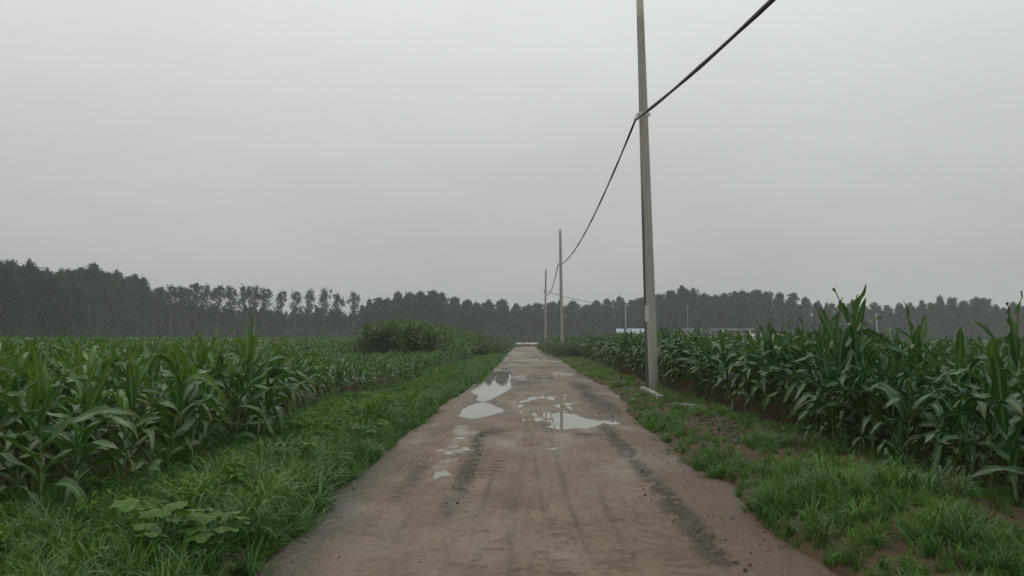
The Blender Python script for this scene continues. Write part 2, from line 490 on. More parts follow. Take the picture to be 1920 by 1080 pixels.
# ---- puddle outlines (photo pixels -> metres on the road)
def zoom6(pts): return [gp(740 + u * 0.2604, 640 + v * 0.2604) for u, v in pts]
PUD = [
    zoom6([(690, 213), (760, 206), (830, 208), (846, 238), (822, 270), (832, 318), (800, 345), (760, 368), (690, 405), (640, 416), (590, 404), (608, 376), (556, 354), (570, 328), (600, 296), (640, 258)]),
    zoom6([(478, 522), (500, 475), (560, 440), (640, 425), (690, 440), (745, 455), (774, 480), (766, 497), (700, 510), (640, 525), (570, 536)]),
    zoom6([(1100, 592), (1150, 575), (1178, 552), (1150, 525), (1140, 505), (1200, 496), (1300, 512), (1330, 530), (1440, 533), (1540, 540), (1604, 565), (1590, 580), (1500, 588), (1380, 598), (1300, 606), (1190, 613)]),
    zoom6([(930, 262), (960, 247), (1040, 243), (1120, 245), (1140, 255), (1110, 265), (1040, 270), (980, 269)]),
    zoom6([(740, 191), (780, 184), (835, 187), (800, 196)]),
]
PLAB = ['long muddy puddle in the left wheel track mirroring dark trees', 'rounded pale puddle just this side of the long left puddle',
        'wide bright puddle at right mirroring the pole', 'dark shallow puddle right of the long left puddle', 'thin far puddle beyond the long left puddle']
BROKEN = zoom6([(830, 385), (1000, 378), (1130, 372), (1200, 335), (1262, 335), (1300, 400), (1340, 480), (1310, 512), (1200, 494), (1135, 503), (1170, 550), (1080, 595), (1000, 585), (860, 545), (830, 470)])
FILM = zoom6([(400, 590), (600, 570), (590, 650), (560, 760), (500, 850), (430, 930), (260, 960), (215, 850), (320, 740), (340, 650)])
FILM2 = zoom6([(900, 735), (1060, 722), (1235, 726), (1240, 745), (1080, 752)])
WZ = -0.040

def road_h(x, y):
    le, re = left_edge(y), right_edge(y)
    g = lambda c, w: np.exp(-((x - c) / w) ** 2)
    win = lambda a, b, c, d: smooth(a, b, y) * (1 - smooth(c, d, y))
    h = 0.016 * fbm(x * 0.9, y * 0.45, 4) + 0.007 * fbm(x * 5, y * 3, 3) + 0.005 * fbm(x * 13, y * 8, 3)
    far = smooth(18, 30, y)
    h = h + far * 0.030 * fbm(x * 0.9 + 9, y * 0.42 + 2, 4)
    h = h - 0.030 * g(-1.05, 0.24) - 0.026 * g(1.08, 0.2) - 0.012 * g(0.6, 0.2)
    dark = np.zeros_like(x); wet = np.zeros_like(x)
    # squeezed-up mud ridges beside the wheel tracks
    cl_ = np.clip(fbm(x * 8, y * 6.5, 5, 0.78) * 2.4 + 0.75, 0, 1) * np.clip(fbm(x * 2, y * 0.9 + 6, 3) * 1.4 + 0.95, 0.35, 1)
    side = 0.05 * fbm(y * 1.1, y * 0 + 2, 3)
    r1 = g(1.36 + side, 0.11) * win(4.9, 6.0, 14.0, 15.5) * cl_
    r2 = g(-0.68 + side * 0.7, 0.10) * win(6.3, 7.6, 12.4, 13.2) * cl_
    r3 = np.exp(-((x + 0.55) / 0.28) ** 2 - ((y - 12.9) / 0.6) ** 2) * cl_
    r4 = np.exp(-((x - 0.95) / 0.35) ** 2 - ((y - 12.6) / 0.5) ** 2) * cl_ * 0.8
    r5 = np.exp(-((x - 1.72) / 0.3) ** 2) * win(15, 17, 24, 30) * cl_
    r6 = np.exp(-((x + 1.25) / 0.12) ** 2) * win(7, 8, 9.6, 10.4) * cl_ * 0.7
    h = h + 0.042 * r1 + 0.036 * r2 + 0.03 * (r3 + r4) + 0.06 * r5 + 0.02 * r6
    dark = np.maximum.reduce([r1 * 1.25, r2 * 1.2, r3, r4, r5 * 0.9, r6])
    # lug prints across the tracks
    lug = lambda c, w, p, k: np.clip(np.sin(2 * np.pi * (y / p + k * (x - c) + 0.9 * fbm(x * 2, y * 1.3, 3))), 0, 1) * smooth(w, w * 0.6, np.abs(x - c))
    brk = np.clip(fbm(x * 3.1 + 4, y * 0.9, 3) * 1.6 + 0.45, 0, 1)
    l1 = 0.6 * lug(1.10, 0.20, 0.21, 1.2) * win(4.6, 5.4, 9.5, 12) * brk
    l2 = lug(-0.45, 0.24, 0.22, -1.0) * win(6.6, 7.4, 10.5, 12.0) * brk
    l3 = lug(0.15, 0.5, 0.30, 0.6) * win(12.5, 13.3, 15.5, 18) * brk
    l4 = lug(-1.22, 0.16, 0.24, 1.5) * win(5.4, 6.2, 8.2, 9.2) * brk
    # torn crumbs scattered over the trodden mud
    tc_ = smooth(0.22, 0.42, fbm(x * 5.5 + 11, y * 8.0, 4, 0.7)) * (0.35 + 0.65 * smooth(0.0, 0.4, fbm(x * 0.7 + 5, y * 0.5 + 3, 2)))
    h = h + 0.012 * tc_
    dark = np.maximum(dark, 0.32 * tc_)
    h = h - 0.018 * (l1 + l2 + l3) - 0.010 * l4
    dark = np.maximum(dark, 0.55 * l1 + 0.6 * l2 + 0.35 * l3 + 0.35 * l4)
    # rows of tread grooves along the left track
    grv_ = (0.5 + 0.5 * np.sin(2 * np.pi * (x + 0.04 * fbm(y * 0.5, y * 0, 2)) / 0.075)) * smooth(0.22, 0.12, np.abs(x + 1.42)) * win(7.5, 9.5, 16, 19)
    grv2 = (0.5 + 0.5 * np.sin(2 * np.pi * (x - 0.012 * y) / 0.09)) * smooth(0.45, 0.3, np.abs(x - 0.2)) * win(9.5, 11, 17, 19) * brk
    grv_ = grv_ * (0.35 + 0.65 * brk)
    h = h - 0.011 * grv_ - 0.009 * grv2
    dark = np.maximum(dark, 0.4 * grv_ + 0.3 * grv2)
    wl = np.zeros_like(x)
    for c0, sl, w0, a0, b0 in ((-0.05, 0.010, 0.030, 4, 20), (0.42, -0.006, 0.035, 5, 17), (0.75, 0.004, 0.045, 4, 14), (-0.38, 0.004, 0.03, 4, 12), (-1.02, -0.004, 0.05, 4, 11), (0.14, -0.012, 0.025, 6, 22)):
        wl = np.maximum(wl, np.exp(-((x - c0 - sl * (y - 8) - 0.03 * fbm(y * 0.4 + c0 * 9, y * 0 + 1, 2)) / w0) ** 2) * win(a0, a0 + 1.5, b0 - 3, b0) * np.clip(fbm(x * 4 + 8, y * 0.8, 3) * 1.5 + 0.45, 0, 1))
    h = h - 0.010 * wl
    dark = np.maximum(dark, 0.34 * wl)
    # centre stain
    dark = np.maximum(dark, 0.55 * np.exp(-((x + 0.12) / 0.10) ** 2 - ((y - 7.4) / 1.3) ** 2) * brk)
    # broken shallow water among ridges
    d = poly_sdf(BROKEN, x, y) + 0.12 * fbm(x * 3, y * 2, 3)
    s = smooth(0.25, -0.25, d)
    hb = WZ + 0.0105 + 0.055 * fbm(x * 2.2, y * 0.9, 4, 0.6) + 0.020 * np.sin(x * 24 + 2 * fbm(x, y * 0.5, 2)) * np.clip(fbm(x * 1.5, y + 5, 2) + 0.3, 0, 1)
    h = h * (1 - s) + hb * s
    wet = np.maximum(wet, s * 0.35)
    dark = np.maximum(dark, s * 0.5 * smooth(0.015, 0.04, hb - WZ) * np.clip(fbm(x * 3, y * 2 + 9, 3) + 0.5, 0, 1))
    for i, F in enumerate((FILM, FILM2)):
        d = poly_sdf(F, x, y) + 0.30 * fbm(x * 3, y * 1.2, 4)
        s = smooth(0.16, -0.16, d)
        hb = WZ - 0.002 + 0.020 * fbm(x * 2.0, y * 2.6, 4, 0.6)
        h = h * (1 - s) + hb * s
        wet = np.maximum(wet, s * np.clip(0.55 + 0.8 * fbm(x * 2.5, y * 1.6 + 30, 4), 0, 0.9))
        dark = np.maximum(dark, s * 0.4 * smooth(0.012, 0.022, hb - WZ))
    for P in PUD:
        d = poly_sdf(P, x, y) + 0.05 * fbm(x * 4, y * 2, 3)
        s = smooth(0.16, -0.10, d)
        h = h * (1 - s) + (WZ - 0.05) * s
        nr = smooth(0.6, 0.0, d)
        wet = np.maximum(wet, nr * 0.6)
        dark = np.maximum(dark, 0.26 * smooth(0.45, 0.05, d))
        dark = np.maximum(dark, 0.6 * smooth(0.4, 0.1, d) * np.clip(fbm(x * 3 + 7, y * 1.4, 3) + 0.35, 0, 1))
    # far stretch: patches that hold water sheen
    pt = smooth(0.0, 0.35, fbm(x * 0.5 + 3, y * 0.16, 4)) * far
    wet = np.maximum(wet, 0.85 * pt)
    dark = np.maximum(dark, far * 0.55 * smooth(0.12, 0.4, fbm(x * 0.8 + 40, y * 0.22 + 7, 4)))
    wet = np.maximum(wet, 0.38 + 0.55 * np.clip(fbm(x * 1.6, y * 0.7 + 50, 4), 0, 1))
    grav = smooth(le + 0.55, le + 0.05, x + 0.10 * fbm(x * 4, y * 3, 3)) * (1 - smooth(8.5, 12, y))
    grav = np.maximum(grav, 0.6 * smooth(0.25, 0.5, fbm(x * 1.6 + 70, y * 1.1, 3)) * (1 - smooth(7, 9, y)) * smooth(1.4, 1.6, x))
    red = smooth(1.40, 1.62, x + 0.05 * fbm(x * 2, y * 1.2, 3)) * 0.9
    red = np.maximum(red, 0.55 * smooth(-1.55, -1.75, x + 0.06 * fbm(x * 3, y, 3)) * smooth(9, 12, y))
    red = np.maximum(red, 0.8 * smooth(100, 135, y))
    # shoulders fall away under the turf
    out_ = np.maximum(smooth(le + 0.02, le - 0.40, x), smooth(re + 0.05, re + 0.45, x))
    h = h - 0.45 * out_ ** 1.3
    return h, np.clip(wet, 0, 1), np.clip(dark, 0, 1), np.clip(grav, 0, 1), np.clip(red, 0, 1)

rx = np.linspace(-2.75, 3.1, 316)
ry = np.concatenate([np.linspace(-6, 2.9, 40), np.geomspace(2.92, 60, 1000), np.geomspace(60.5, ROAD_END, 130)])
X, Y = np.meshgrid(rx, ry)
H, wet, dark, grav, red = road_h(X, Y)
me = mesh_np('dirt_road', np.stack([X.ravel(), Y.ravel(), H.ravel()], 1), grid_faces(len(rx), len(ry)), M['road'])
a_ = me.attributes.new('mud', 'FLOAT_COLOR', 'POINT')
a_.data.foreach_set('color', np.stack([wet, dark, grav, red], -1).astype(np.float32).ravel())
tag(link_mesh('dirt_road', me), 'rutted wet mud track running straight to the far trees', None, None, 'structure')

def puddle(P, z, label):
    P = np.asarray(P); c = P.mean(0)
    v = P - c
    l = np.linalg.norm(v, axis=1, keepdims=True)
    P = c + v * (1 + 0.16 / np.maximum(l, 0.3))
    bm = bmesh.new()
    bm.faces.new([bm.verts.new((x, y, z)) for x, y in P])
    bmesh.ops.triangulate(bm, faces=bm.faces[:])
    bmesh.ops.recalc_face_normals(bm, faces=bm.faces[:])
    if bm.faces[0:1][0].normal.z < 0:
        bmesh.ops.reverse_faces(bm, faces=bm.faces[:])
    me = bpy.data.meshes.new('puddle'); bm.to_mesh(me); bm.free()
    me.materials.append(M['water'])
    tag(link_mesh('puddle', me), label, None, None, 'structure')
for i, P in enumerate(PUD): puddle(P, WZ - 0.0006 * i, PLAB[i])
puddle(BROKEN, WZ - 0.004, 'broken shallow water among the tyre ridges at right of centre')
puddle(FILM, WZ - 0.005, 'thin film of water in the left wheel track in front')
puddle(FILM2, WZ - 0.0055, 'thin line of water across the road centre')

# ---- paved road across the far end
xs = np.linspace(-260, 260, 80); ys = np.linspace(156, 190, 8)
X, Y = np.meshgrid(xs, ys)
Z = 0.12 + 0.0 * X
me = mesh_np('cross_road', np.stack([X.ravel(), Y.ravel(), Z.ravel()], 1), grid_faces(len(xs), len(ys)), M['paving'])
tag(link_mesh('cross_road', me), 'pale wet paved road crossing beyond the end of the track', None, None, 'structure')

# ================================================================== POLES AND CABLES
def utility_pole(base, top_x, height, rb, rt, clamp_z, label, paper=False, ncap=24):
    z0 = float(ground_h(np.array(base[0]), np.array(base[1])))
    root = empty('utility_pole', (base[0], base[1], z0))
    lean = math.atan2(top_x - base[0], height)
    root.rotation_euler = (0, lean, 0)
    mb = MB()
    n = 14
    mb.tube([(0, 0, -0.5 + (height + 0.5) * i / n) for i in range(n + 1)], [rb + (rt - rb) * i / n for i in range(n + 1)], ncap)
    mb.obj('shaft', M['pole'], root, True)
    rc = rb + (rt - rb) * clamp_z / height
    b = MB()
    b.tube([(0, 0, clamp_z - 0.045), (0, 0, clamp_z + 0.045)], rc + 0.012, ncap)
    for s in (-1, 1):
        b.box(s * rc - 0.02 + s * 0.04, s * rc + 0.02 + s * 0.04, -0.03, 0.03, clamp_z - 0.05, clamp_z + 0.05)
    b.obj('clamp_band', M['galv'], root)
    h = MB()
    h.tube([(-rc - 0.03, 0, clamp_z), (-rc - 0.10, -0.02, clamp_z - 0.02), (-rc - 0.12, -0.02, clamp_z - 0.10)], 0.018, 8)
    h.tube([(-rc - 0.12, -0.02, clamp_z - 0.09), (-rc - 0.12, -0.02, clamp_z - 0.19)], [0.035, 0.03], 10)
    h.obj('cable_hook', M['galv'], root, True)
    if paper:
        V = []; F = []
        for j in range(7):
            z = zat(603, base[1]) + (zat(573, base[1]) - zat(603, base[1])) * j / 6 - z0
            r = rb + (rt - rb) * z / height + 0.004
            for k in range(7):
                w = 1.0 + 0.22 * math.sin(j * 2.1 + (k > 3) * 1.7)
                an = math.radians(-120 + (k - 3) * 8 * w - 10)
                V.append((r * math.cos(an), r * math.sin(an), z + 0.02 * math.sin(k * 1.9 + j)))
        for j in range(6):
            for k in range(6): F.append((j * 7 + k, j * 7 + k + 1, j * 7 + k + 8, j * 7 + k + 7))
        link_mesh('paper_remnant', mesh_np('paper_remnant', V, F, M['paper']), root)['label'] = 'torn white poster remains pasted on the pole'
    tag(root, label, 'pole', 'concrete poles along the track')
    # where the cable hangs, in the world
    R_ = Matrix.Rotation(lean, 3, 'Y')
    return Vector((base[0], base[1], z0)) + R_ @ Vector((-rc - 0.11, -0.02, clamp_z - 0.15))
Y1, Y2, Y3 = 21.6, 64.7, 100.0
x1, x2, x3 = at(1221, Y1), at(1053.5, Y2), at(1022, Y3)
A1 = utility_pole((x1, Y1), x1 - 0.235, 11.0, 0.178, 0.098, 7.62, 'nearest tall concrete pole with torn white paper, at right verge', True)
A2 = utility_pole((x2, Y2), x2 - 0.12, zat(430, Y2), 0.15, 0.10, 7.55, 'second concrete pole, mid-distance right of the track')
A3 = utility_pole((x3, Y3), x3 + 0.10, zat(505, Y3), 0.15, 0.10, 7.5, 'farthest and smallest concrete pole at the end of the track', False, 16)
A0 = Vector((5.8, -20.0, 7.3))
def cable(a, b, sag, r, label, flat=1.0, n=40):
    P = []
    for i in range(n + 1):
        t = i / n
        p = a.lerp(b, t); p.z -= 4 * sag * t * (1 - t)
        P.append(p)
    mb = MB(); mb.tube(P, [r * (1 + 0.18 * math.sin(i * 1.7)) for i in range(n + 1)], 8, True, flat)
    o = mb.obj('overhead_cable', M['cable'], None, True)
    tag(o, label, 'cable', 'overhead cables')
cable(A0, A1, 1.22, 0.037, 'thick black cable running from above the camera to the nearest pole')
cable(A1, A2, 0.95, 0.030, 'sagging cable between the nearest and second poles')
cable(A2, A3, 1.35, 0.035, 'sagging cable between the second and farthest poles')

# ================================================================== SCATTER (one object of uncountable pieces)
def proto_collection(name, meshes):
    c = bpy.data.collections.new(name)
    for i, m_ in enumerate(meshes):
        o = bpy.data.objects.new('%s_%02d' % (name, i), m_)
        c.objects.link(o)
    return c
def scatter(name, pts, rots, scl, idx, protos, label, cat=None):
    me = bpy.data.meshes.new(name)
    n = len(pts)
    me.vertices.add(n)
    me.vertices.foreach_set('co', np.asarray(pts, np.float32).ravel())
    for nm, ty, key, val in (('rot', 'FLOAT_VECTOR', 'vector', rots), ('scl', 'FLOAT_VECTOR', 'vector', scl)):
        a = me.attributes.new(nm, ty, 'POINT'); a.data.foreach_set(key, np.asarray(val, np.float32).ravel())
    a = me.attributes.new('idx', 'INT', 'POINT'); a.data.foreach_set('value', np.asarray(idx, np.int32))
    o = link_mesh(name, me)
    g = bpy.data.node_groups.new(name + '_scatter', 'GeometryNodeTree')
    g.interface.new_socket('Geometry', in_out='INPUT', socket_type='NodeSocketGeometry')
    g.interface.new_socket('Geometry', in_out='OUTPUT', socket_type='NodeSocketGeometry')
    gi = g.nodes.new('NodeGroupInput'); go = g.nodes.new('NodeGroupOutput')
    ip = g.nodes.new('GeometryNodeInstanceOnPoints')
    ci = g.nodes.new('GeometryNodeCollectionInfo')
    ci.inputs['Collection'].default_value = protos
    ci.inputs['Separate Children'].default_value = True
    ci.inputs['Reset Children'].default_value = True
    def na(nm, dt):
        k = g.nodes.new('GeometryNodeInputNamedAttribute'); k.data_type = dt
        k.inputs['Name'].default_value = nm
        return k.outputs['Attribute']
    er = g.nodes.new('FunctionNodeEulerToRotation')
    g.links.new(na('rot', 'FLOAT_VECTOR'), er.inputs[0])
    g.links.new(gi.outputs[0], ip.inputs['Points'])
    g.links.new(ci.outputs[0], ip.inputs['Instance'])
    ip.inputs['Pick Instance'].default_value = True
    g.links.new(na('idx', 'INT'), ip.inputs['Instance Index'])
    g.links.new(er.outputs[0], ip.inputs['Rotation'])
    g.links.new(na('scl', 'FLOAT_VECTOR'), ip.inputs['Scale'])
    g.links.new(ip.outputs[0], go.inputs[0])
    md = o.modifiers.new('scatter', 'NODES'); md.node_group = g
    tag(o, label, cat, None, 'stuff')
    return o

# ================================================================== TREES
def tree_mesh(kind, seed):
    """unit: metres for a 14 m tree. returns trunk mesh, crown mesh"""
    r = np.random.RandomState(seed)
    Ht = 14.0
    tb = MB()
    P = [(0, 0, -0.3)]
    k = 9
    wob = r.uniform(-0.25, 0.25, (k + 1, 2)).cumsum(0) * 0.35
    for i in range(1, k + 1): P.append((wob[i][0], wob[i][1], Ht * 0.93 * i / k))
    tb.tube(P, [0.20 * (1 - 0.85 * i / k) + 0.015 for i in range(k + 1)], 7)
    clumps = []
    if kind == 'dense':   lo, wid, nl = 0.16, 2.9, 66
    elif kind == 'thin':  lo, wid, nl = 0.50, 1.45, 17
    elif kind == 'broad': lo, wid, nl = 0.10, 3.2, 52
    else:                 lo, wid, nl = 0.12, 3.3, 66
    for i in range(nl):
        t = lo + (1 - lo) * (i + r.rand()) / nl
        z = Ht * t
        u = (t - lo) / (1 - lo)
        if kind == 'broad': prof = math.sin(math.pi * min(1, 0.18 + 0.8 * u)) ** 0.7
        elif kind == 'thin': prof = math.sin(math.pi * min(1, 0.15 + 0.78 * u)) ** 0.8
        elif kind == 'dense': prof = (1 - u) ** 0.62 * min(1, 0.75 + 2 * u) + 0.06
        else: prof = (1 - u ** 1.8) ** 0.8 * min(1, 0.6 + 2 * u)
        rad = wid * prof * r.uniform(0.25, 1.1)
        an = r.rand() * 6.283
        c = np.array([rad * math.cos(an), rad * math.sin(an), z])
        clumps.append((c, r.uniform(0.5, 1.0) * (0.55 + 0.45 * prof)))
        # limb rising to the clump
        zb = max(Ht * lo * 0.7, z - rad * 1.3 - 0.3)
        f = min(zb / (Ht * 0.93), 1.0) * k
        a = int(min(f, k - 1)); q = f - a
        b0 = np.array(P[a]) * (1 - q) + np.array(P[a + 1]) * q
        tb.tube([b0, (b0 + c) / 2 + np.array([0, 0, -0.1]), c], [0.055, 0.035, 0.012], 4, False)
    for j in range(7 if kind != 'broad' else 3):                # leader shoots make the ragged top
        clumps.append((np.array([r.uniform(-1.1, 1.1), r.uniform(-1.1, 1.1), Ht * r.uniform(0.84, 1.0)]), r.uniform(0.25, 0.5)))
    pts = []; size = []
    for c, s in clumps:
        m_ = int((70 if kind != 'thin' else 62) * (0.5 + s))
        q = r.normal(size=(m_, 3)) * s * 0.52
        q[:, :2] *= 0.9; q[:, 2] *= 1.5
        pts.append(c + q); size.append(r.uniform(0.10, 0.21, m_))
    pts = np.concatenate(pts); size = np.concatenate(size)
    n = len(pts)
    a = r.normal(size=(n, 3)); a /= np.linalg.norm(a, axis=1, keepdims=True)
    b = np.cross(a, r.normal(size=(n, 3))); b /= np.linalg.norm(b, axis=1, keepdims=True)
    a *= size[:, None]; b *= size[:, None] * 0.75
    V = np.stack([pts - a, pts + b, pts + a, pts - b], 1).reshape(-1, 3)
    F = np.arange(4 * n).reshape(n, 4)
    uv = np.tile(np.array([[0.2, 0], [1, .5], [.2, 1], [0, .5]]), (n, 1))
    lm = M['tree_pale'] if kind == 'broad' else M['tree']
    return tb.mesh('trunk', M['bark'], True), mesh_np('crown', V, F, lm, uv)
TREES = {'dense': [tree_mesh('dense', 100 + i) for i in range(6)], 'oval': [tree_mesh('oval', 200 + i) for i in range(5)],
         'thin': [tree_mesh('thin', 300 + i) for i in range(6)], 'broad': [tree_mesh('broad', 400 + i) for i in range(4)]}
def plant_tree(kind, x, y, height, wf, name, label, group):
    tm, cm = rnd.choice(TREES[kind])
    s = height / 14.0
    e = empty(name, (x, y, float(ground_h(np.array(x), np.array(y)))), (0, 0, rnd.uniform(0, 6.28)), (s * wf, s * wf, s))
    link_mesh('trunk', tm, e); link_mesh('crown', cm, e)
    tag(e, label, 'tree', group)
DIST = ([-80, 0, 270, 480, 660, 760, 880, 1000, 1120, 1280, 1480, 1650, 1920, 2020], [132, 140, 186, 205, 210, 212, 225, 250, 248, 232, 236, 244, 236, 232])
TOPS = ([-80, 0, 30, 60, 110, 160, 185, 210, 240, 270, 674, 700, 750, 800, 830, 880, 950, 1030, 1100, 1150, 1172, 1200, 1240, 1280, 1305, 1330, 1400, 1470, 1510, 1560, 1650, 1700, 1790, 1830, 1870, 1920, 2020],
        [486, 496, 503, 506, 510, 505, 511, 512, 519, 526, 570, 558, 545, 549, 550, 562, 570, 571, 569, 566, 557, 560, 552, 545, 553, 556, 545, 548, 559, 570, 575, 570, 561, 562, 574, 578, 584])
for row, (dd, hf, step) in enumerate(((0, 0.84, 22.0), (6, 1.0, 20.5), (13, 0.97, 21.5))):
    px = -75.0 + row * 7
    while px < 2005:
        if not 272 < px < 668:
            d = np.interp(px, *DIST) + dd + rnd.uniform(-2, 2)
            ty = np.interp(px, *TOPS) + rnd.uniform(-4, 6)
            h = (zat(ty, d)) * hf * rnd.choice((0.86, 0.93, 0.98, 1.0, 1.02, 1.06) if px < 300 else (0.93, 0.96, 0.99, 1.01, 1.04) if px > 1200 else (0.95, 0.98, 1.0, 1.02)) * rnd.uniform(0.97, 1.03)
            for lim, where in ((110, 'of the tall wood at the far left edge'), (272, 'of the tall left wood where it steps down'), (780, 'of the rounded wood left of the tall maize plot'),
                               (930, 'of the wood above the tall maize plot'), (1060, 'of the low belt behind the track end'), (1215, 'of the low belt behind the billboard'),
                               (1420, 'of the belt behind the long shed'), (1600, 'of the belt behind the tallest maize'), (9999, 'of the belt at the far right')):
                if px < lim: break
            lab = '%s-rank dark poplar %s' % (('front', 'middle', 'rear')[row], where); grp = lab + ' group'
            plant_tree(rnd.choice(['dense', 'dense', 'oval']), at(px, d), d, h, rnd.uniform(0.95, 1.6) * (1.25 if 900 < px < 1215 else 1.0), 'poplar_tree', lab, grp)
        px += step * rnd.uniform(0.75, 1.25) * (0.85 if px < 272 else 1)
# thin-crowned poplars standing above lower trees
for px, ty in ((283, 545), (297, 541), (316, 539), (334, 541), (346, 543), (363, 534), (384, 537), (404, 539), (428, 541), (457, 539), (474, 541), (493, 544), (524, 549), (553, 549), (579, 547), (606, 545), (632, 553), (662, 552)):
    d = np.interp(px, *DIST) + rnd.uniform(-3, 3)
    plant_tree('thin', at(px, d), d, zat(ty, d), rnd.uniform(0.9, 1.2) * (1.35 if px < 500 else 1.05), 'thin_poplar_tree', 'tall thin-crowned poplar rising above the lower trees at left', 'thin poplars above the lower trees')
px = 262
while px < 690:
    d = np.interp(px, *DIST) + rnd.uniform(2, 10)
    ty = np.interp(px, [262, 350, 500, 690], [556, 575, 588, 588]) + rnd.uniform(-9, 9)
    plant_tree(rnd.choice(['dense', 'oval']), at(px, d), d, zat(ty, d), rnd.uniform(1.2, 1.7), 'low_tree', 'low dark tree below the thin poplars at left', 'low trees below the thin poplars')
    px += rnd.uniform(9, 15)
for px, ty, dd in ((1615, 596, 214), (1650, 603, 212), (1690, 598, 208), (1728, 604, 212), (1765, 600, 206), (1806, 598, 210), (1842, 604, 208), (1880, 600, 204), (1925, 602, 206)):
    plant_tree('broad', at(px, dd), dd, zat(ty, dd), 1.25 * rnd.uniform(1.5, 1.9), 'round_tree', 'low rounded paler tree in front of the right belt', 'rounded trees before the right belt')

# understorey of the woods: nobody could count it
def bush_mesh(seed, mat, nn=420, flat=0.8):
    r = np.random.RandomState(seed)
    cs = r.normal(size=(9, 3)) * np.array([0.36, 0.36, 0.25]); cs[:, 2] = np.abs(cs[:, 2]) * 1.2 + 0.22
    pts = cs[r.randint(0, 9, nn)] + r.normal(size=(nn, 3)) * 0.15
    pts[:, 2] = np.clip(pts[:, 2], 0.01, 1.2)
    a = r.normal(size=(nn, 3)); a /= np.linalg.norm(a, axis=1, keepdims=True)
    b = np.cross(a, r.normal(size=(nn, 3))); b /= np.linalg.norm(b, axis=1, keepdims=True)
    s = r.uniform(0.05, 0.10, (nn, 1))
    V = np.stack([pts - a * s, pts + b * s * flat, pts + a * s, pts - b * s * flat], 1).reshape(-1, 3)
    return mesh_np('bush', V, np.arange(4 * nn).reshape(nn, 4), mat, np.tile(np.array([[.2, 0], [1, .5], [.2, 1], [0, .5]]), (nn, 1)))
bushes = proto_collection('understorey', [bush_mesh(60 + i, M['tree']) for i in range(5)])
pts = []; sc = []
for row in range(5):
    px = -90.0
    while px < 2020:
        d = np.interp(px, *DIST) - 3 + row * 5 + rnd.uniform(-2, 2)
        pts.append((at(px, d), d, 0.0)); hgt = rnd.uniform(2.4, 4.0) + row * 1.35
        w_ = rnd.uniform(2.8, 4.4)
        sc.append((w_, w_, hgt)); px += rnd.uniform(7, 12)
n = len(pts); pts = np.array(pts)
pts[:, 2] = ground_h(pts[:, 0], pts[:, 1]) - 0.05
scatter('undergrowth', pts, np.stack([np.zeros(n), np.zeros(n), RS.uniform(0, 6.28, n)], 1), sc, RS.randint(0, 5, n), bushes, 'dark undergrowth filling the foot of the far woods')

# ================================================================== MAIZE
def leaf_geo(r, base, az, L, Wd, e0, drop, segs, cross, wav=0.10, bend=0.0, twist=0.0, fold0=1.0):
    t = np.linspace(0, 1, segs + 1)
    kk = r.uniform(1.1, 2.4); t0 = r.uniform(0.3, 0.65)
    e = e0 - drop * t ** kk if r.rand() < 0.6 else e0 - drop * (0.35 * t + 0.65 / (1 + np.exp(-(t - t0) * 14)))
    a = az + bend * t ** 1.6
    st = L / segs
    T = np.stack([np.cos(e) * np.cos(a), np.cos(e) * np.sin(a), np.sin(e)], 1)
    Pm = np.vstack([[0, 0, 0], np.cumsum((T[:-1] + T[1:]) * 0.5 * st, 0)]) + np.asarray(base)
    Sd = np.stack([-np.sin(a), np.cos(a), np.zeros_like(a)], 1)
    Nn = np.cross(T, Sd)
    tw = twist * t ** 1.2
    S2 = Sd * np.cos(tw)[:, None] + Nn * np.sin(tw)[:, None]
    N2 = Nn * np.cos(tw)[:, None] - Sd * np.sin(tw)[:, None]
    w = Wd * 0.5 * np.minimum(1, 0.42 + 2.1 * t) * np.clip(1 - t ** 2.4, 0, 1) ** 0.85 + 0.0015
    fold = fold0 * (0.95 * np.exp(-t * 7) + 0.30)
    ph = r.uniform(0, 6.28, 2); fr = r.uniform(2.2, 3.8)
    V = []; UV = []
    us = np.linspace(-1, 1, cross + 1)
    for u in us:
        ruf = wav * Wd * (u * u) * np.sin(6.283 * fr * t + ph[0 if u < 0 else 1]) * np.minimum(1, 3 * t)
        V.append(Pm + S2 * (u * w * np.cos(fold))[:, None] - N2 * (-abs(u) * w * np.sin(fold))[:, None] + N2 * ruf[:, None])
        UV.append(np.stack([np.full_like(t, 0.5 + 0.5 * u), t], 1))
    V = np.stack(V, 1).reshape(-1, 3); UV = np.stack(UV, 1).reshape(-1, 2)
    c = cross + 1
    F = np.array([(i * c + j, i * c + j + 1, (i + 1) * c + j + 1, (i + 1) * c + j) for i in range(segs) for j in range(cross)])
    return V, F, UV

